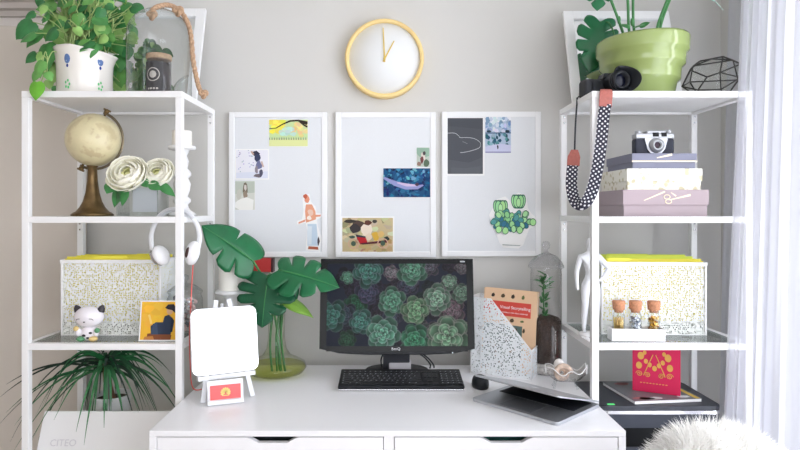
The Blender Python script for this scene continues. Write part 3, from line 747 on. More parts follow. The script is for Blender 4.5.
b = MB(); b.prism([(2.19, DZ+.012), (2.118, PZ(352, 2.1)), (2.135, PZ(345, 2.1)+.06), (2.16, PZ(345, 2.1)+.06), (2.23, DZ+.012)], nx0, nx1, 'YZ'); b.build('stand_neck', mat('stand_dark', (74, 76, 82), .4), t, bev=.003)
b = MB(); b.box(PX(389, 2.16), PX(411, 2.16), 2.160, 2.19, DZ+.013, PZ(361, 2.16), bev=.003); b.build('stand_collar', mat('stand_silver', (196, 194, 198), .4), t)
b = MB(); b.lathe([(0, 0), (.112, 0), (.115, .004), (.108, .011), (.04, .014), (0, .014)], (PX(397, 2.2), 2.226, DZ+.0005), 40, sx=1.05, sy=.72); b.build('stand_base', M_black, t)
for a in ([P(420, 352, 2.13), P(428, 358, 2.16), P(433, 364, 2.2), P(434, 367.5, 2.25)], [P(416, 352, 2.13), P(424, 357, 2.17), P(430, 364, 2.21), P(430, 368, 2.25)], [P(384, 352, 2.13), P(381, 360, 2.16), P(382, 367, 2.22)]):
    b = MB(); b.tube(bez(a, 8), .0028, seg=7); b.build('cable', M_blackr, t)

# ------------------------------------------------------------------ keyboard and mouse
KX0, KX1, KY0, KY1 = PX(338, 1.99), PX(464.5, 1.99), 1.985, 2.135
t = thing('computer_keyboard', 'black computer keyboard with silver front edge below the monitor', 'keyboard', ((KX0+KX1)/2, KY0, DZ))
W = KX1-KX0; D = .153
slope = Matrix.Translation((KX0, KY0, DZ+.0015)) @ Matrix.Rotation(R(6.5), 4, 'X')
b = MB(); b.box(0, W, 0, D, .006, .016, T=slope, bev=.003); b.build('body', M_black, t)
b = MB(); b.box(.001, W-.001, -.0015, D-.01, .001, .0058, T=slope, bev=.001); b.build('bottom_edge', M_chrome, t)
b = MB(); b.prism([(KY1-.03, DZ+.0008), (KY1-.02, DZ+.0008), (KY1-.012, DZ+.016), (KY1-.03, DZ+.015)], KX0+.02, KX1-.02, 'YZ'); b.build('foot', M_black, t)
b = MB(); kw = (W-.02)/22.2
rows = [(.012, [1.4, 1.2, 1.2, 6.2, 1.2, 1.2, 1.2, 1.4]), (.032, [2.2]+[1]*10+[2.8]), (.051, [1.7]+[1]*11+[2.3]), (.070, [1.5]+[1]*12+[1.5]), (.089, [1]*13+[2]), (.111, [1]*14+[1])]
for y, ks in rows:
    x = .01
    for k in ks:
        b.box(x+.0009, x+k*kw-.0009, y, y+.016, .0158, .0195, T=slope, bev=.0012, seg=1); x += k*kw
    for gx, n in ((15.4, 3), (18.9, 4)):
        if y == .111 and n == 4: pass
        if n == 3 and y in (.051,): continue
        for i in range(n):
            if n == 3 and y == .032 and i != 1: continue
            b.box(.004+(gx+i)*kw+.0009, .004+(gx+i+1)*kw-.0009, y, y+.016, .0158, .0195, T=slope, bev=.0012, seg=1)
keys = b.build('keys', mat('key_black', (26, 28, 33), .42), t)
b = MB()
for y, ks in rows:
    x = .01
    for k in ks:
        if k < 2.4: b.box(x+.0035, x+.0065, y+.008, y+.0115, .0195, .0197, T=slope)
        x += k*kw
    for i in range(4): b.box(.004+(18.9+i)*kw+.0035, .004+(18.9+i)*kw+.0065, y+.008, y+.0115, .0195, .0197, T=slope)
b.build('key_legends', mat('legend_white', (190, 196, 204), .5), keys)
mc = Vector((PX(481, 2.02), 2.035, DZ+.0005))
t = thing('computer_mouse', 'black computer mouse half hidden behind the laptop lid', 'mouse', mc)
b = MB(); b.lathe([(0, 0), (.027, 0), (.029, .008), (.028, .022), (.024, .032), (.012, .038), (0, .039)], mc, 28, sx=1, sy=1.5); b.build('shell', M_black, t)
b = MB(); b.cyl((mc.x-.002, mc.y-.022, mc.z+.029), .006, .004, axis='X', seg=16); b.build('scroll_wheel', M_blackr, t)

# ------------------------------------------------------------------ laptop
ang = R(-47)
LP = Vector((.262, 1.885, DZ+.0005))
t = thing('laptop', 'silver laptop with its lid barely open on the desk', 'laptop', LP, ang)
LW, LD = .305, .242; LT = Matrix.Translation(LP) @ Matrix.Rotation(ang, 4, 'Z')
M_alu = mat('aluminium', (190, 193, 198), .33, metal=.75)
b = MB(); b.prism(rrect(0, LW, 0, LD, .012), 0, .010, 'XY'); base = b.build('base', M_alu, t, local=True, bev=.0015)
b = MB(); b.box(.02, LW-.02, .118, LD-.02, .0101, .0112); b.build('keyboard_area', M_blackr, base, local=True)
b = MB(); b.box(LW/2-.055, LW/2+.055, .014, .106, .0101, .0106); b.build('trackpad', mat('trackpad_grey', (150, 153, 160), .3, metal=.5), base, local=True)
lt = Matrix.Translation((0, LD-.002, .013)) @ Matrix.Rotation(R(-15.5), 4, 'X')
b = MB(); b.prism([(x, y-LD) for x, y in rrect(0, LW, 0, LD, .012)], 0, .0045, 'XY', T=lt); lid = b.build('lid', M_alu, t, local=True, bev=.001)
b = MB(); b.box(.010, LW-.010, -LD+.010, -.012, -.0012, -.0002, T=lt); b.build('display', M_blackg, lid, local=True)
b = MB(); lg = [(0, .009), (.006, .012), (.011, .009), (.0095, .003), (.011, -.004), (.006, -.012), (0, -.010), (-.006, -.012), (-.011, -.004), (-.012, .004), (-.007, .011)]
b.prism([(LW/2+x, -LD/2-y) for x, y in lg], .0046, .0049, 'XY', T=lt); b.prism([(LW/2+.001, -LD/2-.0125), (LW/2+.006, -LD/2-.018), (LW/2+.002, -LD/2-.017)], .0046, .0049, 'XY', T=lt)
b.build('emblem', mat('emblem_white', (238, 240, 242), .3), lid, local=True)
b = MB(); b.cyl((.05, LD-.002, .0115), .005, LW-.1, axis='X', seg=14); b.build('hinge', M_black, base, local=True)

# ------------------------------------------------------------------ magazine holder and book
ang = R(-27); HB = Vector((.305, 2.205, DZ+.0005))
M_perf = perforated('perforated_white', (236, 240, 242), 165, 'dots')
t = thing('magazine_holder', 'white perforated metal magazine holder beside the monitor', 'magazine holder', HB, ang)
L, D = .222, .105; side = [(0, 0), (L, 0), (L, .105), (.075, .278), (0, .282)]
for y in (0, D):
    b = MB(); b.prism(side, y-.0006, y+.0006, 'XZ'); b.build('side_panel', M_perf, t, local=True)
b = MB(); b.box(-.0006, .0006, 0, D, 0, .282); b.build('back_panel', M_perf, t, local=True)
b = MB(); b.box(L-.0006, L+.0006, 0, D, 0, .105); b.build('front_panel', M_perf, t, local=True)
b = MB(); b.box(0, L, 0, D, 0, .0015); b.build('bottom_panel', M_whitem, t, local=True)
b = MB()
for y in (0, D):
    b.tube([(0, y, .001), (0, y, .282), (.075, y, .278), (L, y, .105), (L, y, .001)], .0018, seg=6)
    b.tube([(0, y, .002), (L, y, .002)], .0018, seg=6)
for x, z in ((0, .282), (L, .105), (L, .002)): b.tube([(x, 0, z), (x, D, z)], .0018, seg=6)
b.build('wire_rim', M_whitem, t, local=True)
bl = Matrix.Translation(HB) @ Matrix.Rotation(ang, 4, 'Z') @ Matrix.Translation((.014, .068, .003)) @ Matrix.Rotation(R(-3), 4, 'X') @ Matrix.Rotation(R(2.0), 4, 'Y')
bk = thing('paperback_book', 'tan book with red title band standing in the magazine holder', 'book', HB + Vector((.05, .06, .003)))
BW, BH, BT = .201, .305, .026
b = MB(bl); b.box(0, BW, 0, .002, 0, BH); b.box(0, BW, BT-.002, BT, 0, BH); b.box(0, .002, 0, BT, 0, BH); cv = b.build('cover', mat('tan_cover', (232, 196, 160), .55), bk)
b = MB(bl); b.box(.002, BW-.002, .0021, BT-.0021, .002, BH-.002); b.build('pages', mat('page_cream', (240, 226, 206), .8), bk)
b = MB(bl); b.box(.001, BW-.022, -.0006, 0, BH-.098, BH-.045); bd = b.build('title_band', mat('title_red', (212, 74, 62), .55), bk)
lettering('Visual Storytelling', .0158, bl @ Matrix.Translation((BW/2+.020, -.0010, BH-.066)) @ FRONT, M_paper, bd)
lettering('INSPIRING A NEW VISUAL LANGUAGE', .0056, bl @ Matrix.Translation((BW/2+.020, -.0010, BH-.085)) @ FRONT, M_paper, bd)
b = MB(bl); ra = random.Random(5)
for zz, n in ((BH-.024, 4), (BH-.112, 4), (BH-.145, 5), (BH-.185, 5), (BH-.22, 5)):
    for i in range(n):
        cx = .035+(BW-.05)*i/n; w = ra.uniform(.004, .009); h = ra.uniform(.004, .009); cc = ra.choice([(60, 52, 48), (84, 70, 56), (150, 96, 70), (100, 110, 70)])
        b.prism([(cx-w, zz-h*.5), (cx-w*.3, zz-h), (cx+w*.6, zz-h*.8), (cx+w, zz), (cx+w*.4, zz+h), (cx-w*.6, zz+h*.6)], -.0004, 0, 'XZ', m=flat(cc))
rb2 = random.Random(17)
b.box(.004, .150, -.0003, -.0001, .004, .175, flat((96, 116, 112)))
for k in range(60):
    x, z = rb2.uniform(.012, .142), rb2.uniform(.012, .166); r_ = rb2.uniform(.004, .012)
    b.prism([(x+r_*u, z+r_*v) for u, v in blob(0, 0, 1, 1, 7)], -.0006-.00001*k, -.0004, 'XZ', m=flat(rb2.choice([(60, 84, 84), (84, 110, 96), (130, 146, 136), (52, 66, 70), (150, 130, 110)])))
b.build('cover_drawing', None, cv)

# ------------------------------------------------------------------ lidded jar terrarium on the desk
JC = Vector((PX(546, 2.215), 2.215, DZ+.0005))
t = thing('jar_terrarium', 'tall lidded glass jar with green plant growing in dark soil', 'terrarium', JC)
r = 15.3/600*2.215; zt = PZ(268, 2.215)-DZ
b = MB(); b.lathe([(0, 0), (r*.9, 0), (r, .006), (r*.97, .02), (r, .03), (r, zt-.02), (r*.97, zt-.006), (r*1.03, zt)], JC, 40); b.build('glass_body', thin_glass('jar_glass', (250, 250, 250), 1.5), t)
b = MB(); b.lathe([(r*1.14, zt+.001), (r*1.14, zt+.008), (r*1.0, zt+.024), (r*.72, zt+.042), (r*.35, zt+.052), (.008, zt+.058), (.006, zt+.066), (.013, zt+.076), (.015, zt+.086), (.011, zt+.096), (0, zt+.099)], JC, 40); b.build('lid', thin_glass('jar_lid_glass', (244, 244, 246), 1.6), t)
b = MB(); zs = PZ(318, 2.2)-DZ; b.lathe([(0, .042), (r*.95, .042), (r*.955, zs-.01), (r*.8, zs), (r*.4, zs+.008), (0, zs+.004)], JC, 28); b.build('soil', M_soil, t)
b = MB(); b.lathe([(0, .006), (r*.93, .006), (r*.95, .04), (0, .04)], JC, 28); b.build('pebble_layer', mat('pebbles', (190, 186, 182), .8, noise_amt=.4, noise_scale=120), t)
b = MB(); rj = random.Random(2)
for k in range(46):
    a = rj.uniform(0, 2*PI); zz = JC.z+zs+rj.choice([rj.uniform(.0, .08), rj.uniform(.10, .16)]); q = Vector((math.cos(a), math.sin(a), 0))
    p0 = Vector((JC.x-.008+rj.uniform(-.008, .008), JC.y, zz)); ln = rj.uniform(.02, .038)
    tip = p0 + q*ln + Vector((0, 0, rj.uniform(.01, .03)))
    leaf(b, p0, tip, (0, -.3, 1), .011, M_leaf, (), .3, .2, n=5)
b.tube([(JC.x-.008, JC.y, JC.z+zs), (JC.x-.01, JC.y, JC.z+zs+.15)], .0025, M_stem, seg=6); b.build('plant', None, t, fix=False)

# ------------------------------------------------------------------ scalloped glass dish with a coiled shell
DC = Vector((PX(566, 2.02), 2.02, DZ+.0005))
t = thing('glass_dish', 'small footed clear glass dish with wavy rim holding a shell', 'dish', DC, R(-8))
b = MB(); nu, nv = 22, 12; g = []
for i in range(nu+1):
    u = -1+2*i/nu; row = []
    for j in range(nv+1):
        v = -1+2*j/nv; w = .036*math.sqrt(max(.05, 1-.8*u*u))*(1.1 if u < 0 else .9)
        row.append(b.bm.verts.new((u*.066, v*w, .022+.036*v*v*(1-.2*u*u)+.03*max(0, abs(u)-.4)**1.5*2 + .007*math.sin(u*7)*v*v)))
    g.append(row)
for i in range(nu):
    for j in range(nv):
        f = b.bm.faces.new([g[i][j], g[i+1][j], g[i+1][j+1], g[i][j+1]]); f.smooth = True
rim = [g[i][0].co.copy() for i in range(nu+1)] + [g[nu][j].co.copy() for j in range(1, nv+1)] + [g[i][nv].co.copy() for i in range(nu-1, -1, -1)] + [g[0][j].co.copy() for j in range(nv-1, 0, -1)]
b.build('bowl', thin_glass('dish_glass', (250, 249, 248), 1.7), t, local=True, solid=.002)
b = MB(); b.tube(rim, .0017, closed=True, seg=6); b.build('rim', mat('frosted_rim', (240, 238, 238), .25), t, local=True)
for x, y in ((-.035, -.012), (.03, -.012), (-.035, .012), (.03, .012)):
    b = MB(); b.tube([(x, y, .028), (x*1.08, y*1.3, .012), (x*1.2, y*1.6, .002)], [.003, .0025, .004], seg=6); b.build('foot', M_glass, t, local=True)
SH = DC + Vector((-.016, .0, .026))
t = thing('spiral_shell', 'beige spiral shell lying in the wavy glass dish', 'shell', SH)
b = MB(); pts = []; rad = []
for i in range(60):
    a = i/60*2*PI*2.6; rr = .026*(1-i/72); pts.append(SH + Vector((math.cos(a)*rr, -.018+.022*i/60*.6, math.sin(a)*rr+.029))); rad.append(.0095*(1-i/70))
b.tube(pts, rad, seg=10); b.build('shell_body', mat('shell_beige', (214, 190, 172), .45, noise_amt=.25, noise_scale=90), t)
b = MB(); b.sphere(SH + Vector((-.002, .02, .048)), (.018, .014, .02)); b.build('shell_lip', mat('shell_white', (236, 232, 230), .35), t)

# ------------------------------------------------------------------ left shelf, top: potted pothos
PC = Vector((PX(85, 2.03), 2.03, T1+.0005))
t = thing('potted_pothos', 'trailing green houseplant in white ceramic pot with blue motifs', 'potted plant', PC)
r1 = 25.5/600*2.03; r2 = 27.2/600*2.03; ph = .158
b = MB(); b.lathe([(0, 0), (r1*.95, 0), (r1, .006), (r1, .08), (r1*1.02, ph*.75), (r2, ph-.008), (r2*1.04, ph), (r2*.97, ph), (r1*.93, ph*.7), (r1*.9, .01), (0, .008)], PC, 48)
for v in b.bm.verts:                                 # the rim runs out into a small lip
    dx = (v.co.x-PC.x)/r2; h = (v.co.z-PC.z)/ph
    if h > .8 and dx > .5: v.co.x += (dx-.5)*.018*((h-.8)/.2); 
    if h > .5: v.co.z -= max(0, dx)*.018*((h-.5)/.5)
pot = b.build('pot', mat('ceramic_white', (240, 236, 230), .2, coat=.4), t)
b = MB(); b.lathe([(0, ph-.035), (r1*.94, ph-.035)], PC, 32); b.build('soil', M_soil, t)
b = MB()
def on_pot(a, h, pts, m):
    rr = r1*1.0+.0012 if h < .09 else r1*1.02+.0012
    ps = []
    for u, v in pts:
        aa = a+u/rr; hh = h+v; k = 1.0 + (.02*max(0, hh/ph-.5)/.25 if hh/ph < .75 else .02+.10*(hh/ph-.75)/.25)
        ps.append((PC.x+(r1*k+.0012)*math.cos(aa), PC.y+(r1*k+.0012)*math.sin(aa), PC.z+hh))
    b.face(ps, m)
for a in (R(-99), R(-32), R(-166), R(35)):
    on_pot(a, .112, circ(0, 0, .0105, .0155, 14), flat((96, 124, 176))); 
    on_pot(a, .090, circ(0, 0, .004, .006, 8), flat((40, 62, 140)))
    for k in range(6): on_pot(a, .112, circ(.0045*math.cos(k), .0075*math.sin(k), .0018, .0024, 6), flat((190, 204, 228)))
    for k in range(5): on_pot(a, .034, circ(.007*math.cos(k*1.3), .012*math.sin(k*1.3)-.004, .0035, .005, 7), flat((110, 200, 130)))
b.build('painted_motif', None, pot, fix=False)
b = MB(); rp = random.Random(21); bs = MB()
M_pleafs = [mat('pothos_a', (104, 164, 84), .4, noise_amt=.2, noise_scale=30), mat('pothos_b', (74, 142, 74), .4, noise_amt=.2, noise_scale=30), mat('pothos_c', (150, 194, 110), .42, noise_amt=.15, noise_scale=30), mat('pothos_d', (52, 120, 66), .4, noise_amt=.2, noise_scale=30)]
M_pstem = mat('pothos_stem', (160, 184, 116), .5)
top = PC + Vector((0, 0, ph))
def pleaf(p, tipdir, w, ln=None, m=None, start=None):
    p = Vector(p); ln = ln or w*1.15; d_ = Vector(tipdir).normalized()
    nv = Vector((rp.uniform(-.5, .5), -1, rp.uniform(.1, .8))) 
    leaf(b, p, p+d_*ln, nv, w, m or rp.choice(M_pleafs), (), .25, .45, 9)
    st = start or (PC + Vector((rp.uniform(-.05, .05), rp.uniform(-.05, .05), ph-.03)))
    mid = (st+p)/2 + Vector((0, 0, .03))
    bs.tube(bez([st, mid, p], 5), .0016, seg=5)
# crown above the pot
for k in range(175):
    px = rp.gauss(86, 25); py = rp.uniform(-14, 46)
    if px < 32 or px > 132: continue
    if abs(px-86) > 30 and py > 44: continue
    Y = 2.03 + rp.uniform(-.09, .07)
    if px > 108: Y = 2.175+rp.uniform(0, .02)
    pleaf(P(px, py, Y), (rp.uniform(-1, 1)+(px-86)/45, rp.uniform(-.5, .2), -rp.uniform(.2, 1)), rp.uniform(.028, .052))
for px, py, dx, w in ((40, 30, -.6, .065), (33, 22, -.7, .07), (46, 44, .1, .085), (36, 53, -.8, .042), (44, 52, .3, .055), (41, 62, .0, .05), (50, 62, .2, .045), (55, 20, -.3, .07), (62, 16, -.2, .075), (34, 88, .1, 0), (124, 12, .7, .055), (118, 55, .2, .06), (120, 70, .1, .06), (116, 78, .2, .05), (122, 84, .0, .045), (112, 66, .2, .05), (119, 40, .3, .06), (126, 46, .2, .05), (48, 80, .3, .03), (54, 72, .1, .034), (56, 86, .1, .028)):
    if w == 0: continue
    pleaf(P(px, py, 2.0 if px < 86 else 2.185), (dx, -.25, -.8), w)
# the long trailing vine with its bright leaf in front of the shelf edge
vine = bez([PC+Vector((-.06, -.05, ph-.02)), P(52, 52, 1.93), P(46, 66, 1.91), P(42, 80, 1.895), P(37, 84, 1.885)], 6)
bs.tube(vine, .0018, seg=5)
leaf(b, P(37, 82, 1.884), P(35, 100.5, 1.876), (-.1, -1, .25), .054, mat('pothos_bright', (112, 186, 60), .4, noise_amt=.15, noise_scale=30), (), .1, .3, 10)
for px, py, dx, w in ((43, 61, -.4, .045), (47, 72, .5, .03), (38, 70, -.3, .036)): pleaf(P(px, py, 1.89), (dx, -.2, -.8), w, start=Vector(vine[10]))
b.build('foliage', None, t, fix=False)
for k in range(46):
    a = PC + Vector((rp.uniform(-.06, .06), rp.uniform(-.06, .05), ph-.034)); e = P(rp.uniform(64, 116), rp.uniform(-4, 26), 2.03+rp.uniform(-.12, .03))
    bs.tube(bez([a, (a+e)/2+Vector((rp.uniform(-.02, .02), 0, .02)), e], 5), .0022, seg=5)
bs.build('stems', M_pstem, t)

# glass dome with a labelled jar, and a knotted rope over it
CC = Vector((PX(159.5, 2.06), 2.06, T1+.0005)); r = 31/600*2.06; zh = PZ(9, 2.06)-T1
t = thing('glass_dome', 'clear glass dome covering a dark labelled jar', 'glass dome', CC)
b = MB(); b.lathe([(r*1.01, 0), (r, .004), (r, zh-r*.9)] + [(r*math.cos(a), zh-r*.9+r*.9*math.sin(a)) for a in [PI/2*i/10 for i in range(1, 11)]][:-1] + [(0, zh)], CC, 48); b.build('glass_shell', thin_glass('dome_glass', (248, 250, 250), 1.6), t)
b = MB(); b.lathe([(0, 0), (r*.96, 0), (r*.96, .002), (0, .002)], CC, 40); b.build('base_plate', M_whitem, t)
JJ = Vector((PX(159, 2.04), 2.04, T1+.003))
t = thing('labelled_jar', 'small glass jar with cork lid and dark emblem label inside the dome', 'jar', JJ)
rj_ = .040; hj = PZ(61, 2.04)-T1
b = MB(); b.lathe([(0, 0), (rj_*.96, 0), (rj_, .004), (rj_, hj-.008), (rj_*.92, hj)], JJ, 32); b.build('glass_body', thin_glass('small_jar_glass', (226, 226, 232), 1.5), t)
b = MB(); b.lathe([(0, hj), (rj_*1.02, hj), (rj_*1.04, hj+.004), (rj_*1.04, hj+.013), (rj_, hj+.017), (0, hj+.017)], JJ, 32); b.build('cork_lid', mat('cork_pale', (178, 150, 122), .85, noise_amt=.2, noise_scale=160), t)
b = MB(); b.lathe([(0, .003), (rj_*.93, .003), (rj_*.93, hj*.9), (0, hj*.9)], JJ, 28); b.build('filling', mat('jar_dark', (70, 62, 62), .8), t)
b = MB(); b.lathe([(rj_+.0008, .006), (rj_+.0008, hj-.012)], JJ, 24, a0=R(-178), a1=R(-52)); lb = b.build('label', mat('label_black', (44, 42, 48), .6), t)
b = MB()
def onjar(a, h): return (JJ.x+(rj_+.0014)*math.cos(a), JJ.y+(rj_+.0014)*math.sin(a), JJ.z+h)
for ro, ri in ((.023, .020), (.012, .0)):
    for i in range(24):
        a, c2 = 2*PI*i/24, 2*PI*(i+1)/24
        f4 = [(ro*math.cos(a), ro*math.sin(a)), (ro*math.cos(c2), ro*math.sin(c2)), (ri*math.cos(c2), ri*math.sin(c2)), (ri*math.cos(a), ri*math.sin(a))]
        if ri == 0: f4 = f4[:3]
        b.face([onjar(R(-98)+u/rj_, hj*.56+v) for u, v in f4])
for u0 in (-.018, -.008, .002, .012): b.face([onjar(R(-100)+u/rj_, .022+v) for u, v in ((u0, 0), (u0+.007, 0), (u0+.007, .006), (u0, .006))])
b.build('label_print', mat('label_white', (196, 190, 186), .6), lb, fix=False)
t = thing('knotted_rope', 'jute rope with knots draped over the glass dome', 'rope', P(203, 95, 2.05))
path = bez([P(150, 14, 1.99), P(156, 7.5, 2.0), P(168, 5, 2.04), P(179, 10, 2.06), P(187, 21, 2.06), P(191, 36, 2.06), P(193.2, 60, 2.06), P(197, 80, 2.06), P(200, 90, 2.06), P(204, 93.5, 2.05)], 10)
b = MB()
for s_ in range(3):
    pp = []
    up = Vector((0, 1, 0))
    for i, p in enumerate(path):
        a = path[max(i-1, 0)]; c2 = path[min(i+1, len(path)-1)]; tg = (c2-a).normalized(); u = tg.cross(up).normalized(); w = tg.cross(u); ph_ = i*.75+s_*2*PI/3
        pp.append(p+u*.0042*math.cos(ph_)+w*.0042*math.sin(ph_))
    b.tube(pp, .0048, seg=7)
b.build('rope', M_rope, t)
def knot(c, s):
    b = MB(); pts = []
    for i in range(40):
        a = 2*PI*i/40; pts.append(Vector(c)+Vector(((math.sin(a)+2*math.sin(2*a))*.33, math.sin(3*a)*.3, (math.cos(a)-2*math.cos(2*a))*.33))*s)
    b.tube(pts, s*.42, closed=True, seg=8); b.build('knot', M_rope, t)
knot(P(152, 15, 1.985), .014); knot(P(178, 11, 2.045), .015); knot(P(203.5, 94, 2.05), .013)

# ------------------------------------------------------------------ left shelf, second level
GY = 2.03; gx = PX(92.5, GY)
t = thing('desk_globe', 'small antique globe on a dark brass stand', 'globe', (gx, GY, T2))
b = MB(); b.lathe([(0, .0005), (.066, .0005), (.067, .006), (.060, .012), (.052, .016), (.040, .030), (.030, .05), (.022, .08), (.0165, .12), (.0145, .165), (.018, .168), (.018, .174), (.008, .176), (.008, .187)], (gx, GY, T2), 36); b.build('stand', M_brass, t)
gc = P(94, 140, GY); gr = 26.3/600*GY; axt = R(24)
mg = mat('globe_paper', (216, 204, 164), .35, coat=.3)
nb = NB(mg); nt = mg.node_tree; tc = nb.n('ShaderNodeTexCoord'); ns = nb.n('ShaderNodeTexNoise'); ns.inputs['Scale'].default_value = 16; ns.inputs['Detail'].default_value = 6
nt.links.new(tc.outputs['Object'], ns.inputs['Vector']); rp_ = nb.n('ShaderNodeValToRGB')
for p_, c_ in ((.40, (206, 192, 152)), (.47, (222, 211, 172)), (.58, (216, 206, 166)), (.62, (200, 184, 146))):
    e = rp_.color_ramp.elements.new(p_); e.color = (*lin(c_), 1)
rp_.color_ramp.elements[0].color = (*lin((206, 190, 150)), 1); rp_.color_ramp.elements[-1].color = (*lin((198, 184, 150)), 1)
nt.links.new(ns.outputs['Fac'], rp_.inputs[0]); nt.links.new(rp_.outputs[0], nt.nodes['Principled BSDF'].inputs['Base Color'])
b = MB(); b.sphere(gc, gr, seg=40, rings=24); gl = b.build('globe_ball', mg, t)
ax = Vector((math.sin(axt), 0, math.cos(axt))); sd = Vector((math.cos(axt), 0, -math.sin(axt)))
ra_ = gr*1.10
b = MB(); b.tube([gc+ax*ra_*math.cos(a)+sd*ra_*math.sin(a) for a in [PI*i/40 for i in range(-1, 42)]], .0045, seg=8, flatten=.5); b.build('meridian_arm', mat('pewter', (128, 118, 100), .3, metal=.9), t)
for s_ in (1, -1):
    b = MB(); b.tube([gc+ax*s_*gr*1.0, gc+ax*s_*gr*1.16], .004, seg=8); b.sphere(gc+ax*s_*gr*1.19, .0085); b.box(-.012, .012, -.003, .003, -.003, .003, T=Matrix.Translation(gc+ax*s_*gr*1.24) @ Matrix.Rotation(axt, 4, 'Y')); b.build('knob', M_brass, t)
# flowers in a cube vase
FY = 2.0; vx0, vx1 = PX(116, FY), PX(158, FY); vz1 = PZ(187, FY); vy0, vy1 = FY, FY+.10
t = thing('cube_vase', 'square glass vase with frosted side holding white flowers', 'vase', ((vx0+vx1)/2, (vy0+vy1)/2, T2+.0005))
b = MB(); z0 = T2+.0005
for a in ((vx0, vx1, vy0, vy0+.004), (vx0, vx1, vy1-.004, vy1), (vx0, vx0+.004, vy0+.004, vy1-.004), (vx1-.004, vx1, vy0+.004, vy1-.004)): b.box(a[0], a[1], a[2], a[3], z0, vz1)
b.box(vx0+.004, vx1-.004, vy0+.004, vy1-.004, z0, z0+.012); b.build('glass_body', M_glass, t)
b = MB(); xm = PX(132, FY); b.box(xm, vx1-.005, vy0+.0045, vy0+.006, z0+.014, vz1-.003); b.build('frosted_panel', mat('frosted_silver', (216, 218, 226), .35, metal=.25), t)
M_pet = mat('petal_ivory', (253, 251, 236), .6, sss=.2); M_pet2 = mat('petal_heart', (238, 238, 176), .6)
def bloom(label, c, r_, stem_to):
    t = thing('ranunculus_flower', label, 'flower', stem_to, 0, 'white flowers in the cube vase')
    rb = random.Random(int(r_*1e5)); b = MB(); c = Vector(c); fw = Vector((-.05, -.85, .52)).normalized(); u = fw.cross(Vector((0, 0, 1))).normalized(); w = u.cross(fw).normalized()
    for ring, (k, Rk, t0, t1) in enumerate(((4, .20, 150, 20), (5, .34, 150, 26), (6, .48, 150, 34), (6, .62, 150, 44), (7, .76, 150, 56), (7, .89, 150, 70), (8, 1.0, 150, 86))):
        a0 = rb.random()*6; Rk *= r_; mi_ = b.mi(M_pet2 if ring < 2 else M_pet); cc_ = c - fw*(r_*.30) + fw*Rk*.30
        for i in range(k):
            a_ = a0+2*PI*i/k+rb.uniform(-.12, .12); wdt = 2*PI/k*.82; tt1 = t1+rb.uniform(-6, 8); grow = rb.uniform(.96, 1.06); prev = None
            for j in range(7):
                s_ = j/6; row = []
                for q in range(7):
                    v_ = (q-3)/3; th = R(t0+(tt1-t0)*s_*(1-.16*v_*v_*s_)); az = a_+v_*wdt*(.55+.45*s_); rr = Rk*grow*(1+.10*max(0, s_-.6)/.4*(1 if ring > 2 else .3)+.02*math.sin(5*v_+i)+.03*v_)
                    rdv = u*math.cos(az)+w*math.sin(az)
                    row.append(b.bm.verts.new(cc_ + (fw*math.cos(th)*.80+rdv*math.sin(th))*rr))
                if prev:
                    for q in range(6):
                        f = b.bm.faces.new([prev[q], prev[q+1], row[q+1], row[q]]); f.material_index = mi_; f.smooth = True
                prev = row
    b.sphere(c-fw*r_*.3, r_*.2, M_pet2, 12, 8)
    b.build('petals', None, t, fix=False, solid=.0012)
    b = MB(); b.tube(bez([Vector(stem_to), (Vector(stem_to)+c)/2+Vector((0, .01, 0)), c-fw*r_*.3], 6), .003, seg=6); b.build('stem', M_stem, t)
    return t
fl = bloom('larger white ranunculus bloom facing the globe', P(126.5, 172.5, 1.985), .062, (PX(128, FY)+.01, FY+.05, z0+.014))
b = MB()
for q in ((P(113, 184, 2.0), P(106, 193, 1.98), .05), (P(120, 188, 2.02), P(113, 207, 2.0), .04), (P(126, 190, 2.0), P(121, 206, 1.99), .03)): leaf(b, q[0], q[1], (0, -1, .4), q[2], M_leaf, (), .2, .2)
b.build('leaf', mat('rose_leaf', (40, 110, 62), .4), fl, fix=False)
fl = bloom('smaller white ranunculus bloom nearer the candlestick', P(156.5, 172, 2.02), .053, (PX(145, FY)+.01, FY+.06, z0+.014))
b = MB()
for q in ((P(150, 183, 1.99), P(160, 189, 1.97), .035), (P(160, 184, 2.0), P(175, 196, 1.99), .032), (P(143, 180, 1.99), P(147, 187, 1.98), .03)): leaf(b, q[0], q[1], (0, -1, .4), q[2], M_leaf, (), .2, .2)
b.build('leaf', mat('rose_leaf', (40, 110, 62), .4), fl, fix=False)
# headphones on the side rail
HY = 1.952
t = thing('headphones', 'white headphones hanging from the shelf rail', 'headphones', P(181, 216, HY))
b = MB(); arc = bez([P(152, 250, HY), P(151, 236, HY), P(156, 221, HY), P(166, 211.5, HY), P(176, 209.8, HY), P(187, 212.5, HY), P(196, 223, HY), P(199.5, 236, HY), P(198, 248, HY)], 8)
b.tube(arc, .0085, seg=10, flatten=.42); b.build('headband', mat('headband_grey', (226, 228, 232), .4), t)
b = MB(); b.tube(arc[18:46], .0062, seg=10); b.build('headband_pad', mat('pad_light', (205, 206, 212), .6), t)
Tc = Matrix.Translation(P(160, 256, HY)) @ Matrix.Rotation(R(-28), 4, 'Y') @ Matrix.Rotation(R(-28), 4, 'Z')
b = MB(); b.sphere((.006, 0, 0), (.018, .030, .035), T=Tc); ec = b.build('ear_cup', mat('cup_white', (240, 240, 243), .35), t)
b = MB(); b.lathe([(0, -.016), (.026, -.015), (.031, -.008), (.031, .002), (.024, .006)], (0, 0, 0), 28, axis='X', T=Tc); b.build('cup_shell', M_chrome, ec)
Tc = Matrix.Translation(P(192.5, 253, HY)) @ Matrix.Rotation(R(14), 4, 'Y') @ Matrix.Rotation(R(38), 4, 'Z')
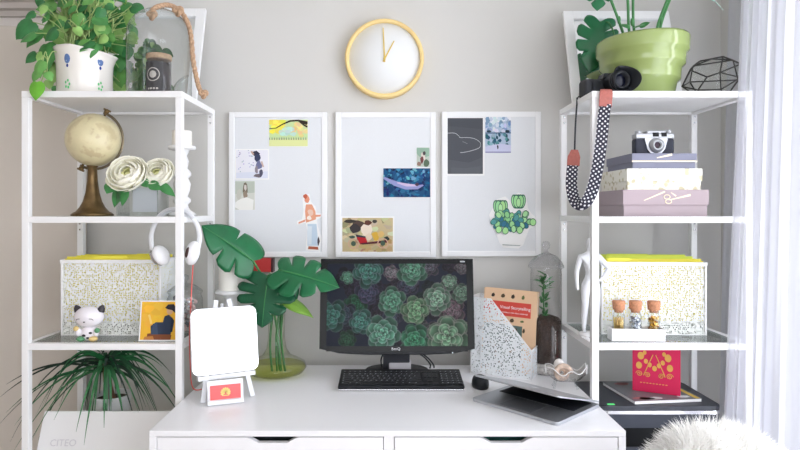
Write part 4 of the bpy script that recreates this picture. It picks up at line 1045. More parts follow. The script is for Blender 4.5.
b = MB(); b.sphere((0, 0, 0), (.022, .030, .040), T=Tc); ec = b.build('ear_cup', mat('cup_white', (240, 240, 243), .35), t)
b = MB(); b.sphere((-.0185, -.004, 0), (.006, .011, .018), T=Tc); b.build('ear_cushion', mat('cushion_brown', (74, 48, 46), .7), ec)
for a in ((P(152, 250, HY), P(150, 254, HY), P(154, 262, HY)), (P(198, 247, HY), P(199, 256, HY), P(196, 262, HY))):
    b = MB(); b.tube(bez(a, 6), .0025, seg=6); b.build('yoke', M_chrome, t)
b = MB(); b.tube(bez([P(193, 265, HY), P(191.5, 290, HY), P(190.5, 312, HY), P(189.5, 335, HY), P(190, 360, 1.96), (-.640, 1.965, DZ+.02), (-.615, 2.0, DZ+.0035), (-.59, 2.06, DZ+.0035)], 10), .0019, seg=6); b.build('cable', M_cord, t)

# ------------------------------------------------------------------ perforated file boxes with folders
M_lat = perforated('perforated_lattice', (240, 242, 238), 165, 'lace')
def make_filebox(loc, rz, label, W, H, D):
    t = thing('file_box', label, 'file box', loc, rz, 'white perforated file boxes')
    for nm, a in (('front_panel', (0, W, 0, .0014)), ('back_panel', (0, W, D-.0014, D)), ('side_panel', (0, .0014, .0014, D-.0014)), ('side_panel', (W-.0014, W, .0014, D-.0014))):
        b = MB(); b.box(a[0], a[1], a[2], a[3], .003, H-.012); b.build(nm, M_lat, t, local=True)
    b = MB()
    for a in ((-.005, W+.005, -.005, .002), (-.005, W+.005, D-.002, D+.005), (-.005, .002, .002, D-.002), (W-.002, W+.005, .002, D-.002)): b.box(a[0], a[1], a[2], a[3], H-.012, H, bev=.0012)
    b.build('rim', M_whitem, t, local=True)
    b = MB(); b.box(0, W, 0, D, 0, .003); b.build('bottom_panel', M_whitem, t, local=True)
    for x, y in ((0, 0), (W, 0), (0, D), (W, D)):
        b = MB(); b.box(x-.003, x+.003, y-.003, y+.003, 0, H-.012, bev=.001); b.build('corner_strip', M_whitem, t, local=True)
    return t
def folder(loc, rz, label, x0, x1, y, z0, z1, tab, m, group, cover=None):
    t = thing('hanging_folder', label, 'folder', loc, rz, group)
    b = MB(); b.box(x0, x1, y, y+.0012, z0, z1); b.build('front_sheet', m, t, local=True)
    b = MB(); b.prism([(y+.003, z0), (y+.0045, z0), (y+.016, z1+.006), (y+.0145, z1+.006)], x0, x1, 'YZ'); b.build('back_sheet', m, t, local=True)
    b = MB(); b.prism([(tab[0], z1-.004), (tab[1], z1-.004), (tab[1]-.004, z1+.009), (tab[0]+.004, z1+.009)], y-.0012, y-.0002, 'XZ'); b.build('tab', m, t, local=True)
yl = 2.03
lb = Vector((PX(62, yl), yl, T3+.0008)); W = PX(160, yl)-PX(62, yl); H = PZ(260, yl)-T3
make_filebox(lb, R(0), 'white perforated file box behind the cat figurine', W, H, .19)
g = 'yellow folders in the file boxes'
folder(lb, 0, 'yellow folder nearest the front in box behind the cat', .004, W-.004, .010, .045, H+.003, (.10, .22), M_yellow, g)
folder(lb, 0, 'yellow folder further back in box behind the cat', .010, W-.006, .06, .045, H+.003, (.03, .10), M_yellow, g)
folder(lb, 0, 'rearmost yellow folder in box behind the cat', .010, W-.006, .12, .045, H+.003, (.2, .28), M_yellow, g)
yr = 2.05
rb = Vector((PX(602, yr), yr, T3+.0008)); W = PX(703, yr)-PX(602, yr); H = PZ(262, yr)-T3
make_filebox(rb, R(-3), 'white perforated file box behind the three corked jars', W, H, .18)
folder(rb, R(-3), 'yellow folder nearest the front in box behind corked jars', .004, W-.004, .010, .045, H+.003, (.02, .10), M_yellow, g)
folder(rb, R(-3), 'lime folder further back in box behind corked jars', .008, W-.010, .06, .045, H+.008, (.03, .30), M_lime, g)
folder(rb, R(-3), 'rearmost lime folder in box behind corked jars', .008, W-.010, .12, .045, H+.010, (.05, .20), M_lime, g)

# ------------------------------------------------------------------ left shelf, third level: cat figurine, postcard, glass jar
CY = 1.955; cx = PX(89.5, CY); cz = T3+.0005
t = thing('cat_figurine', 'small white smiling cat figurine with green sleeves on glass shelf', 'figurine', (cx, CY, cz))
M_cat = mat('cat_white', (240, 236, 242), .25, coat=.3); M_catd = mat('cat_dark', (58, 54, 60), .4); M_catg = mat('cat_green', (90, 150, 106), .4); M_cato = mat('cat_gold', (222, 194, 130), .4)
b = MB(); b.sphere((cx, CY, cz+.0245), (.030, .022, .0245)); bd = b.build('body', M_cat, t)
b = MB(); b.sphere((cx, CY-.002, cz+.078), (.0475, .034, .034), seg=32, rings=20); hd = b.build('head', M_cat, t)
for s_ in (-1, 1):
    b = MB(); b.lathe([(.013, 0), (.010, .012), (.004, .020), (0, .022)], (0, 0, 0), 12, T=Matrix.Translation((cx+s_*.036, CY, cz+.096)) @ Matrix.Rotation(R(s_*24), 4, 'Y')); b.build('ear', M_catd, hd)
    b = MB(); b.sphere((cx+s_*.029, CY-.014, cz+.030), (.010, .010, .014)); ar = b.build('arm', M_cat, t)
    b = MB(); b.sphere((cx+s_*.034, CY-.019, cz+(.036 if s_ > 0 else .042)), .0085); b.build('sleeve', M_catg if s_ > 0 else M_cato, ar)
    b = MB(); b.sphere((cx+s_*.020, CY-.016, cz+.0085), (.0135, .014, .0085)); b.build('foot', M_catg if s_ < 0 else M_cato, t)
    b = MB(); b.tube([(cx+s_*.018+.009*math.cos(a), CY-.0345+.0035*abs(math.cos(a)), cz+.071+.005*math.sin(a)) for a in [PI*i/8 for i in range(9)]], .0009, seg=5); b.build('eye', M_catd, hd)
b = MB(); b.sphere((cx, CY-.0355, cz+.066), (.003, .002, .002)); b.build('nose', M_catd, hd)
b = MB()
for q in ((-.008, .020, .007), (.013, .028, .006), (.004, .012, .005)): b.sphere((cx+q[0], CY-.0205, cz+q[1]), (q[2], .0022, q[2]*.6), seg=12, rings=8)
b.build('spot', M_catd, bd)

# card with a painted seated figure, leaning on the box
CW, CH = PX(176.5, 1.95)-PX(138.5, 1.95), PZ(303, 1.95)-PZ(343, 1.95)
cc = Vector((PX(138.5, 1.945), 1.945, T3+.0005))
t = thing('art_postcard', 'yellow painted postcard of a seated figure in dark dress', 'postcard', cc)
T = Matrix.Translation(cc) @ Matrix.Rotation(R(-9), 4, 'X')
b = MB(T); b.box(0, CW, 0, .0015, 0, CH); cd = b.build('card', M_paper, t)
b = MB(T)
def pc(poly, col, k): 
    b.face([(.004+u*(CW-.008), -.0002-.00004*k, .004+v*(CH-.008)) for u, v in poly], flat(col))
pc([(0, 0), (1, 0), (1, 1), (0, 1)], (238, 184, 60), 1)
for k in range(14): pc(clip_poly(blob(rnd.random(), rnd.uniform(.3, .95), .14, .1), 0, 1, 0, 1), jit((240, 186, 66), 10), 2+k*.02)
pc([(.18, .0), (.86, 0), (.88, .12), (.72, .22), (.2, .16)], (132, 76, 48), 4); pc([(.1, 0), (.4, 0), (.36, .1), (.12, .08)], (196, 130, 70), 5)
pc([(.30, .14), (.86, .14), (.9, .55), (.78, .66), (.66, .62), (.62, .46), (.42, .46), (.28, .36)], (46, 58, 80), 6); pc([(.3, .14), (.5, .14), (.46, .44), (.34, .42)], (62, 78, 104), 7)
pc(clip_poly(circ(.80, .76, .09, .1), 0, 1, 0, 1), (218, 176, 140), 8); pc([(.66, .84), (.74, .93), (.9, .94), (.98, .84), (.95, .70), (.86, .78), (.74, .80)], (40, 40, 52), 9); pc([(.86, .6), (.94, .5), (.9, .2), (.84, .2)], (30, 40, 62), 10); pc(stroke([(.22, .66), (.3, .42)], .03)[0], (244, 208, 120), 11)
b.build('painting', None, cd, fix=False)
# lidded glass jar with wrapped sweets
jc = Vector((PX(185, 2.1), 2.1, T3+.0005)); r = .060; hj = PZ(293, 2.1)-T3
t = thing('glass_jar', 'lidded clear glass jar with silver wrapped bits behind headphone cable', 'jar', jc)
b = MB(); b.lathe([(0, 0), (r*.94, 0), (r, .006), (r, hj-.02), (r*.9, hj-.006), (r*.92, hj)], jc, 36); b.build('glass_body', M_glass, t)
b = MB(); b.lathe([(r*1.0, hj+.001), (r*.98, hj+.008), (r*.6, hj+.026), (.008, hj+.034), (.007, hj+.040), (.014, hj+.050), (.013, hj+.06), (0, hj+.066)], jc, 36); b.build('lid', thin_glass('jar_lid_grey', (240, 242, 244), 1.6), t)
b = MB(); rj = random.Random(9)
for k in range(70):
    a = rj.uniform(0, 2*PI); rr = r*.78*math.sqrt(rj.random()); c2 = jc+Vector((rr*math.cos(a), rr*math.sin(a), .012+rj.random()*hj*.75)); s_ = rj.uniform(.009, .013)
    r_ = bmesh.ops.create_icosphere(b.bm, subdivisions=1, radius=s_)
    mi_ = b.mi(rj.choice([M_chrome, mat('wrap_white', (226, 226, 230), .4), mat('wrap_grey', (120, 122, 128), .4), mat('wrap_rose', (206, 176, 172), .4)]))
    for v in r_['verts']: v.co = v.co*rj.uniform(.8, 1.2)+c2
    for f in {f for v in r_['verts'] for f in v.link_faces}: f.material_index = mi_
tag(b.build('filling', None, t), kind='stuff')

# ------------------------------------------------------------------ left shelf, bottom: dracaena and white box
DY = 2.13; dc = Vector((PX(112, DY), DY, T4+.0005))
t = thing('potted_dracaena', 'spiky long leaved green houseplant in white pot on the lowest shelf', 'potted plant', dc)
ph = PZ(394, DY)-T4
b = MB(); b.lathe([(0, 0), (.050, 0), (.052, .004), (.064, ph-.004), (.066, ph), (.060, ph), (.056, ph-.02), (0, ph-.022)], dc, 36); b.build('pot', M_white, t)
b = MB(); b.lathe([(0, ph-.016), (.056, ph-.016)], dc, 24); b.build('soil', M_soil, t)
b = MB(); b.tube(bez([dc+Vector((0, 0, ph-.02)), dc+Vector((-.01, -.01, ph+.04)), P(106, 362, DY-.02)], 6), [.014]*12+[.011], seg=10); b.build('trunk', mat('trunk_brown', (132, 96, 74), .8, noise_amt=.3, noise_scale=60), t)
b = MB(); rd = random.Random(4); head = P(106, 366, DY-.02)
M_dr = [mat('dracaena_a', (30, 100, 56), .35), mat('dracaena_b', (22, 74, 44), .4), mat('dracaena_c', (58, 120, 74), .4), mat('dracaena_d', (26, 52, 40), .45)]
def blade(p0, dirx, diry, up, ln, drop, w, m):
    k = b.mi(m); prev = None; n = 14; h = Vector((dirx, diry, 0)); lat = Vector((-diry, dirx, 0)).normalized()
    if abs(h.x) > abs(h.y)*1.2: lat = (lat*.5+Vector((0, 0, .8))).normalized()
    for i in range(n+1):
        s_ = i/n; p = p0 + h*ln*s_ + Vector((0, 0, up*s_ - drop*s_*s_))
        hw = w*.5*min(1, .55+s_*2)*(1-s_**2.5)+.0004
        row = [b.bm.verts.new(p-lat*hw), b.bm.verts.new(p+Vector((0, 0, -hw*.25))), b.bm.verts.new(p+lat*hw)]
        if prev:
            for j in range(2):
                f = b.bm.faces.new([prev[j], prev[j+1], row[j+1], row[j]]); f.material_index = k; f.smooth = True
        prev = row
for k in range(64):
    a = rd.uniform(0, 2*PI); dx, dy = math.cos(a), math.sin(a)*.60
    if dy > .3: dy *= .45
    ln = rd.uniform(.20, .42) if abs(dx) > .5 else rd.uniform(.10, .2)
    if dx > 0: ln *= .74
    blade(head+Vector((rd.uniform(-.012, .012), 0, rd.uniform(-.03, .03))), dx, dy, rd.uniform(.03, .22), ln, rd.uniform(.18, .40), rd.uniform(.006, .012), rd.choice(M_dr))
for k in range(12):
    a = rd.uniform(0, 2*PI); blade(head+Vector((0, 0, .02)), math.cos(a), math.sin(a)*.5, rd.uniform(.04, .09), rd.uniform(.04, .12), rd.uniform(.0, .06), .014, M_dr[k % 2])
for px, py, ln_ in ((112, 402, .2), (84, 445, .24), (32, 440, .3), (54, 420, .3), (104, 428, .2), (122, 405, .2), (76, 432, .3)):
    e = P(px, py, 1.90); dv = e-head; blade(head, dv.x, dv.y, .10, 1.0, -dv.z+.10, .010, M_dr[k % 3])
b.build('foliage', None, t, fix=False)
bx0, bx1 = PX(43.5, 1.985), PX(178, 1.985); zt = PZ(412, 1.985)
t = thing('storage_box', 'white slanted storage box with faint handwriting under the spiky plant', 'box', ((bx0+bx1)/2, 1.95, T4+.0005))
b = MB(); b.prism([(1.932, T4+.0008), (1.990, zt), (1.998, zt), (2.055, T4+.0008)], bx0, bx1, 'YZ'); bb = b.build('body', M_white, t, bev=.0015)
sl = math.atan2(1.990-1.932, zt-T4)
lettering('CITEO', .030, Matrix.Translation((PX(62, 1.94), 1.9465, PZ(444, 1.94))) @ Matrix.Rotation(-sl, 4, 'X') @ FRONT, mat('pencil_grey', (214, 213, 218), .7), bb, depth=.0002)

# ------------------------------------------------------------------ right shelf, top: green pot plant
QY = 2.09; qc = Vector((PX(641, QY), QY, T1+.0005))
t = thing('potted_monstera', 'large monstera plant in glossy lime green ribbed pot', 'potted plant', qc)
b = MB(); s_ = QY/600*.975
prof = [(0, 0), (29, 0), (31, 2), (33.5, 17), (36.8, 20), (37, 22), (37.4, 32), (41, 35.5), (41.3, 38), (41.5, 47), (44.2, 49.5), (44.6, 52), (45, 63), (44, 65.5), (42, 64), (40, 50), (28, 4), (0, 4)]
b.lathe([(r_*s_, h*s_*.95) for r_, h in prof], qc, 56)
for v in b.bm.verts:
    h = (v.co.z-qc.z)/(66*s_); dx = (v.co.x-qc.x)/(45*s_)
    v.co.z += dx*h*h*.006; v.co.x += h*.003
b.build('pot', mat('lime_ceramic', (148, 165, 100), .22, coat=.5), t)
b = MB(); b.lathe([(0, 58*s_), (41*s_, 58*s_)], qc, 32); b.build('soil', M_soil, t)
b = MB(); z_ = 58*s_
st = [((622, 30), (614, 8), (604, -18)), ((629, 30), (628, 5), (626, -30)), ((634, 30), (633, 0), (634, -34)), ((657, 30), (664, 8), (676, -20)), ((660, 30), (668, 4), (682, -26))]
for a in st:
    c0 = qc + Vector((PX(a[0][0], QY)-qc.x, -.04, z_-.005)); b.tube(bez([c0, P(*a[0], QY-.04), P(*a[1], QY-.05), P(*a[2], QY-.07)], 6), .0048, seg=8)
for p_ in ((619, 20), (661, 20), (632, 22)): b.sphere(P(p_[0], p_[1], QY-.045), (.006, .006, .014), seg=10, rings=8)
b.build('stem', M_stem, t)
def pm_leaf(base, tip, nrm, w, m=M_monst, sp=(.34, .48, .62, .76)):
    b = MB(); leaf(b, base, tip, nrm, w, m, sp, .15, .25); bmesh.ops.remove_doubles(b.bm, verts=b.bm.verts, dist=1e-5); b.build('leaf', m, t, fix=False, solid=.001)
pm_leaf(P(604, -24, QY-.07), P(597, 8, 1.97), (-.3, -.9, .5), .12)
pm_leaf(P(626, -30, QY-.07), P(640, -80, 1.9), (0, -.6, .8), .2)
pm_leaf(P(682, -26, QY-.07), P(728, 6, 2.0), (.3, -.5, .8), .16, mat('monstera_pale', (150, 184, 172), .4))
pm_leaf(P(634, -34, QY-.07), P(690, -60, 1.95), (0, -.6, .8), .2)
# added leaf behind the pot, in place of the leaf reflected in the mirror
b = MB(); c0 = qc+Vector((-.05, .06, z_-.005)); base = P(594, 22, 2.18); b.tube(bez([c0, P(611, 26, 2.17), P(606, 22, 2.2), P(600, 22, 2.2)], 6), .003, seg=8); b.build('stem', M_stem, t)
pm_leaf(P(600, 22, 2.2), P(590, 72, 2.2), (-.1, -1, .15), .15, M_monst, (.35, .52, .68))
b = MB()
for p_, q_ in ((P(624, 24, QY-.06), P(629, 28, QY-.10)), (P(640, 26, QY-.03), P(650, 22, QY-.05)), (P(634, 27, QY-.04), P(645, 24, QY-.08))): leaf(b, p_, q_, (0, -.8, .6), .03, M_leaf, ())
b.build('leaf', mat('small_leaf', (100, 170, 70), .4), t, fix=False)

# DSLR camera with polka dot strap
t = thing('dslr_camera', 'black digital camera with hooded lens and polka dot neck strap', 'camera', P(600, 91, 2.05))
cb = Vector((PX(606, 2.06), 2.06, T1+.0008))
Tc = Matrix.Translation(cb) @ Matrix.Rotation(R(9), 4, 'Z')
b = MB(Tc); b.box(-.086, .050, -.022, .026, 0, .066, bev=.008, seg=3); b.box(-.090, -.060, -.030, .024, .002, .062, bev=.009, seg=3); bd = b.build('body', M_blackr, t)
b = MB(Tc); b.prism([(-.026, .064), (.024, .064), (.016, .086), (-.018, .086)], -.026, .018, 'XZ'); b.build('viewfinder_hump', M_black, t, bev=.003)
b = MB(Tc); b.cyl((.040, .0, .066), .010, .008, seg=20); b.build('mode_dial', M_black, t)
b = MB(Tc); b.cyl((-.074, -.012, .062), .006, .005, seg=16); b.build('shutter_button', M_chrome, t)
Tl = Matrix.Translation(cb) @ Matrix.Rotation(R(9), 4, 'Z') @ Matrix.Translation((.008, -.020, .050)) 
b = MB(Tl); b.lathe([(0, .0), (.030, 0), (.031, -.004), (.031, -.028), (.034, -.030), (.034, -.062), (.031, -.064), (.029, -.070), (.023, -.070), (.020, -.055), (0, -.05)], (0, 0, 0), 40, axis='Y'); ln = b.build('lens', M_black, t)
b = MB(Tl); b.lathe([(.0345, -.045), (.0345, -.052)], (0, 0, 0), 40, axis='Y'); b.build('focus_ring', mat('ring_grey', (70, 72, 78), .5), ln)
b = MB(Tl); b.lathe([(0, -.058), (.012, -.0575), (.021, -.055)], (0, 0, 0), 32, axis='Y'); b.build('front_glass', mat('lens_glass', (14, 18, 36), .12, spec=.25), ln)
b = MB(Tl); n = 48; A = []; 
for ri in (.0425, .0405):
    lo = []; hi = []
    for i in range(n):
        a = 2*PI*i/n; l_ = .088+.014*math.cos(2*a); k = 1+.16*(l_-.058)/.04
        lo.append(b.bm.verts.new(((ri-.0088)*math.cos(a), -.058, (ri-.0088)*math.sin(a)))); hi.append(b.bm.verts.new((ri*k*math.cos(a), -l_, ri*k*math.sin(a))))
    A.append((lo, hi))
for i in range(n):
    j = (i+1) % n
    for q in ([A[0][0][i], A[0][0][j], A[0][1][j], A[0][1][i]], [A[1][0][j], A[1][0][i], A[1][1][i], A[1][1][j]], [A[0][1][i], A[0][1][j], A[1][1][j], A[1][1][i]]):
        f = b.bm.faces.new(q); f.smooth = True
b.build('lens_hood', M_black, ln)
# strap
def ribbon(path, width_dir, w, th, m, name, parent):
    b = MB(); uv = b.bm.loops.layers.uv.new('UVMap'); acc = 0; prev = None; n = len(path)
    for i, p in enumerate(path):
        p = Vector(p); wd = Vector(width_dir[i] if isinstance(width_dir, list) else width_dir).normalized()
        a = Vector(path[max(i-1, 0)]); c2 = Vector(path[min(i+1, n-1)]); tg = (c2-a).normalized(); wd = (wd-tg*wd.dot(tg)).normalized(); nn = tg.cross(wd)
        ww = w[i] if isinstance(w, list) else w
        if i: acc += (p-Vector(path[i-1])).length
        row = [b.bm.verts.new(p+wd*ww*sx/2+nn*th*sy/2) for sx, sy in ((-1, -1), (1, -1), (1, 1), (-1, 1))]
        if prev:
            for k in range(4):
                f = b.bm.faces.new([prev[0][k], prev[0][(k+1) % 4], row[(k+1) % 4], row[k]])
                us = (0, ww, ww, 0) if k in (0, 2) else (0, 0, 0, 0)
                for l_, (uu, vv) in zip(f.loops, ((0 if k in (0,) else ww, prev[1]), (ww if k == 0 else 0, prev[1]), (ww if k == 0 else 0, acc), (0 if k == 0 else ww, acc))): l_[uv].uv = (uu, vv)
        prev = (row, acc)
        if i == 0: b.bm.faces.new(row)
        if i == n-1: b.bm.faces.new(row[::-1])
    return b.build(name, m, parent)
mp = mat('polka_fabric', (44, 44, 62), .8); nb = NB(mp); nt = mp.node_tree
tc = nb.n('ShaderNodeTexCoord'); sp = nb.n('ShaderNodeSeparateXYZ'); nt.links.new(tc.outputs['UV'], sp.inputs[0])
u = nb.math('MULTIPLY', sp.outputs[0], 1/.0160); v = nb.math('MULTIPLY', sp.outputs[1], 1/.0160)
def dots(u, v):
    du = nb.math('SUBTRACT', nb.math('FRACT', u), .5); dv = nb.math('SUBTRACT', nb.math('FRACT', v), .5)
    return nb.math('LESS_THAN', nb.math('ADD', nb.math('MULTIPLY', du, du), nb.math('MULTIPLY', dv, dv)), .034)
dd = nb.math('MAXIMUM', dots(u, v), dots(nb.math('ADD', u, .5), nb.math('ADD', v, .5)))
mxc = nb.n('ShaderNodeMix', data_type='RGBA'); nt.links.new(dd, mxc.inputs[0])
mxc.inputs[6].default_value = (*lin((44, 44, 62)), 1); mxc.inputs[7].default_value = (*lin((232, 232, 236)), 1)
nt.links.new(mxc.outputs[2], nt.nodes['Principled BSDF'].inputs['Base Color'])
XW = (1, 0, 0)
sp_ = bez([P(605.5, 104, 1.893), P(603.5, 118, 1.889), P(601.5, 140, 1.887), P(598, 165, 1.885), P(593.5, 186, 1.885), P(587.5, 200, 1.888), P(580.5, 205, 1.90), P(574.5, 200, 1.93), P(571.5, 186, 1.96), P(572, 172, 1.975), P(573, 164, 1.985)], 8)
wd = [];
for i in range(len(sp_)):
    f_ = i/(len(sp_)-1); wd.append((1, -.15, .35*math.sin(PI*min(1, max(0, (f_-.35)/.5)))*0))
def perp(path):
    o_ = []
    for i, p in enumerate(path):
        tg = (Vector(path[min(i+1, len(path)-1)])-Vector(path[max(i-1, 0)])).normalized(); vdir = Vector((p[0], p[1], p[2]-EYE)).normalized()
        x = tg.cross(vdir); o_.append(-x if (x.x < 0) == False else x)
    return o_
def smooth_perp(path):
    o_ = []; last = None
    for i, p in enumerate(path):
        tg = (Vector(path[min(i+1, len(path)-1)])-Vector(path[max(i-1, 0)])).normalized(); x = tg.cross(Vector((.3, .95, 0))).normalized()
        if last and x.dot(last) < 0: x = -x
        last = x; o_.append(x)
    return o_
stp = ribbon(sp_, smooth_perp(sp_), .036, .003, mp, 'strap', t)
tb = [Vector((PX(606, 1.925), 1.935, T1+.004)), Vector((PX(606, 1.905), 1.912, T1+.004)), Vector((PX(606, 1.9), 1.898, T1-.001)), P(606, 97, 1.893), P(605.5, 101, 1.893), P(605.2, 106.5, 1.892)]
ribbon(bez(tb, 5), XW, [.022+.018*min(1, i/12) for i in range(26)], .005, M_coral, 'strap_tab', t)
tb = [P(573.2, 165.5, 1.982), P(573.6, 160, 1.986), P(574.2, 155, 1.99), P(574.6, 150, 1.995)]
ribbon(bez(tb, 5), smooth_perp(bez(tb, 5)), [.040]*8+[.040-.022*i/8 for i in range(8)], .005, M_coral, 'strap_tab', t)
b = MB(); cp = bez([P(574.6, 150, 1.995), P(575.5, 125, 2.03), P(577.2, 100, 2.055), (.650, 2.06, T1+.006), (.672, 2.07, T1+.03), Tc @ Vector((-.088, 0, .05))], 8); b.tube(cp, .003, seg=8, flatten=.6); b.build('strap_cord', M_blackr, t)
b = MB(); b.tube(bez([Vector((PX(606, 1.925), 1.935, T1+.004)), (PX(606, 1.99), 1.97, T1+.004), Tc @ Vector((.050, -.010, .012)), Tc @ Vector((.052, 0, .05))], 8), .003, seg=8); b.build('strap_cord', M_blackr, t)

# geometric glass terrarium
TY = 2.02
t = thing('geometric_terrarium', 'faceted glass terrarium with black metal edges beside the green pot', 'terrarium', P(712, 90, TY))
zb = T1+.003
fp = [(682, 86.5, 1.99), (690, 70, 1.985), (700, 61, 2.0), (723, 56.5, 2.0), (741, 64, 2.01), (740.5, 77.5, 1.985), (707, 77, 1.945), (720, 72.5, 1.945), (721, 89.5, 1.955), (698, 90, 1.955), (712, 59, 2.06), (733, 60, 2.07), (693, 66, 2.07), (738, 80, 2.07), (690, 82, 2.07)]
bmh = bmesh.new()
vsl = []
for px, py, Y in fp:
    p = P(px, py, Y); p.z = max(p.z, zb); vsl.append(bmh.verts.new(p))
for px, Y in ((700, 2.05), (725, 2.05)): vsl.append(bmh.verts.new((PX(px, Y), Y, zb)))
res = bmesh.ops.convex_hull(bmh, input=bmh.verts)
bmesh.ops.remove_doubles(bmh, verts=bmh.verts, dist=1e-5)
for v in [x for x in bmh.verts if not x.link_faces]: bmh.verts.remove(v)
ed = [(e.verts[0].co.copy(), e.verts[1].co.copy()) for e in bmh.edges if len(e.link_faces) == 2 and e.calc_face_angle(0) > R(7)]
g = MB(); g.bm.free(); g.bm = bmh; g.build('glass_facets', thin_glass('facet_glass', (250, 251, 250), 1.4, .35, .08), t)
b = MB()
for a, c2 in ed: b.tube([a, c2], .0023, seg=6)
b.build('metal_edging', mat('black_metal', (54, 52, 50), .45, metal=.4), t)

# ------------------------------------------------------------------ right shelf, second level: boxes and old camera
def keep_box(label, px0, px1, py0, py1, pyl, Y, depth, m, m_side=None, z0=None, deco=None, grp='decorative storage boxes stacked on the shelf'):
    x0, x1 = PX(px0, Y), PX(px1, Y); z1 = PZ(py0, Y); zb = z0; zl = PZ(pyl, Y)
    t = thing('keepsake_box', label, 'box', ((x0+x1)/2, Y+depth/2, zb), 0, grp)
    b = MB(); b.box(x0+.004, x1-.004, Y+.004, Y+depth-.004, zb, zl+.004); b.build('base', m, t)
    b = MB(); b.box(x0, x1, Y, Y+depth, zl, z1, bev=.001); ld = b.build('lid', m, t)
    return t, ld, (x0, x1, zb, zl, z1, Y)
M_mauve = mat('mauve_card', (172, 156, 162), .6); M_slate = mat('slate_card', (126, 128, 148), .55)
M_flor = mat('floral_card', (232, 228, 208), .6); nb = NB(M_flor); nt = M_flor.node_tree
tc = nb.n('ShaderNodeTexCoord'); vo = nb.n('ShaderNodeTexVoronoi'); vo.inputs['Scale'].default_value = 42; ns = nb.n('ShaderNodeTexNoise'); ns.inputs['Scale'].default_value = 60
nt.links.new(tc.outputs['Object'], vo.inputs['Vector']); nt.links.new(tc.outputs['Object'], ns.inputs['Vector'])
vv = nb.math('ADD', vo.outputs['Distance'], nb.math('MULTIPLY', ns.outputs['Fac'], .6)); rp_ = nb.n('ShaderNodeValToRGB')
rp_.color_ramp.elements[0].position = .55; rp_.color_ramp.elements[0].color = (*lin((206, 198, 166)), 1); rp_.color_ramp.elements[1].position = .68; rp_.color_ramp.elements[1].color = (*lin((242, 240, 228)), 1)
nt.links.new(vv, rp_.inputs[0]); nt.links.new(rp_.outputs[0], nt.nodes['Principled BSDF'].inputs['Base Color'])
t, ld, g = keep_box('mauve box with gold scissors, bottom of the box stack', 623, 709, 189.7, 215, 205, 1.945, .27, M_mauve, z0=T2+.0003)
b = MB(); yy = 1.9446
def dpoly(pts, Y=None): b.prism([(PX(u, yy), PZ(v, yy)) for u, v in pts], yy-.0004, yy+.0002, 'XZ')
def dline(a, c2, w): 
    dx, dy = c2[0]-a[0], c2[1]-a[1]; l = math.hypot(dx, dy); nx, ny = -dy/l*w, dx/l*w
    dpoly([(a[0]+nx*.4, a[1]+ny*.4), (c2[0]+nx, c2[1]+ny), (c2[0]-nx, c2[1]-ny), (a[0]-nx*.4, a[1]-ny*.4)])
dline((644, 200.5), (665, 191.6), .8); dline((669, 200), (690.5, 195), 1.0); dline((671, 192.5), (676, 196), .7)
for c2 in ((667, 197), (668.5, 201.5)): b.tube([Vector((PX(c2[0]+3*math.cos(a), yy), yy-.0002, PZ(c2[1]+2.1*math.sin(a), yy))) for a in [2*PI*i/16 for i in range(16)]], .0016, closed=True, seg=5, flatten=.4)
b.build('scissors_print', mat('gold_print', (238, 222, 190), .35, metal=.2), ld)
t, ld, g2 = keep_box('cream floral patterned box in middle of the box stack', 627, 702.5, 168.5, 190, 181, 1.955, .25, M_flor, z0=g[4]+.0004)
t, ld, g3 = keep_box('slate blue box on top of the box stack under the old camera', 632, 697, 153.3, 168.5, 162, 1.96, .23, M_slate, z0=g2[4]+.0004)
b = MB(); yy = 1.9596; dline((657, 157.8), (672, 154.6), 1.1); b.build('pen_print', mat('gold_print', (238, 222, 190), .35, metal=.2), ld)
b = MB(); b.box(g3[0]-.0004, g3[1]+.0004, 1.9594, 1.9602, g3[3]+.0002, g3[3]+.0045); b.build('gold_edge', mat('gold_print', (238, 222, 190), .35, metal=.2), ld)
vy = 2.01; z0 = g3[4]+.0004; vx0, vx1 = PX(635.5, vy), PX(674.5, vy); vh = PZ(130, vy)-z0; W = vx1-vx0
M_satin = mat('brushed_silver', (178, 180, 184), .38, metal=.55)
t = thing('film_camera', 'vintage silver and black film camera on top of the boxes', 'camera', ((vx0+vx1)/2, vy, z0))
Tv = Matrix.Translation((vx0, vy, z0))
b = MB(Tv); b.box(0, W, 0, .035, 0, vh*.66, bev=.006, seg=3); b.build('body', mat('leatherette', (36, 40, 56), .65, noise_amt=.2, noise_scale=300), t)
b = MB(Tv); b.box(.001, W-.001, -.001, .036, vh*.66, vh*.86, bev=.003); tp = b.build('top_plate', M_satin, t)
b = MB(Tv); b.box(W*.30, W*.80, .002, .034, vh*.84, vh*.98, bev=.003); b.build('viewfinder_housing', M_satin, tp)
for a in ((.44, .60), (.66, .80)):
    b = MB(Tv); b.box(W*a[0], W*a[1], -.002, .003, vh*.73, vh*.90, bev=.001); b.build('viewfinder_window', M_blackg, tp)
b = MB(Tv); b.cyl((W*.12, .018, vh*.86), .011, vh*.12, seg=24); b.build('rewind_knob', M_satin, t)
b = MB(Tv); b.cyl((W*.90, .018, vh*.86), .010, vh*.16, seg=24); b.build('film_advance_knob', M_satin, t)
b = MB(Tv); b.prism([(W*.22, vh*.67), (W*.82, vh*.67), (W*.74, vh*.22), (W*.66, vh*.06), (W*.38, vh*.06), (W*.30, vh*.22)], -.004, .002, 'XZ'); b.build('front_plate', mat('satin_silver', (186, 188, 192), .35, metal=.6), t)
b = MB(Tv); b.lathe([(0, -.010), (.0105, -.011), (.012, -.018), (.0165, -.019), (.018, -.014), (.023, -.013), (.0245, -.008), (.0255, 0)], (W*.52, 0, vh*.37), 36, axis='Y'); ln = b.build('lens', M_satin, t)
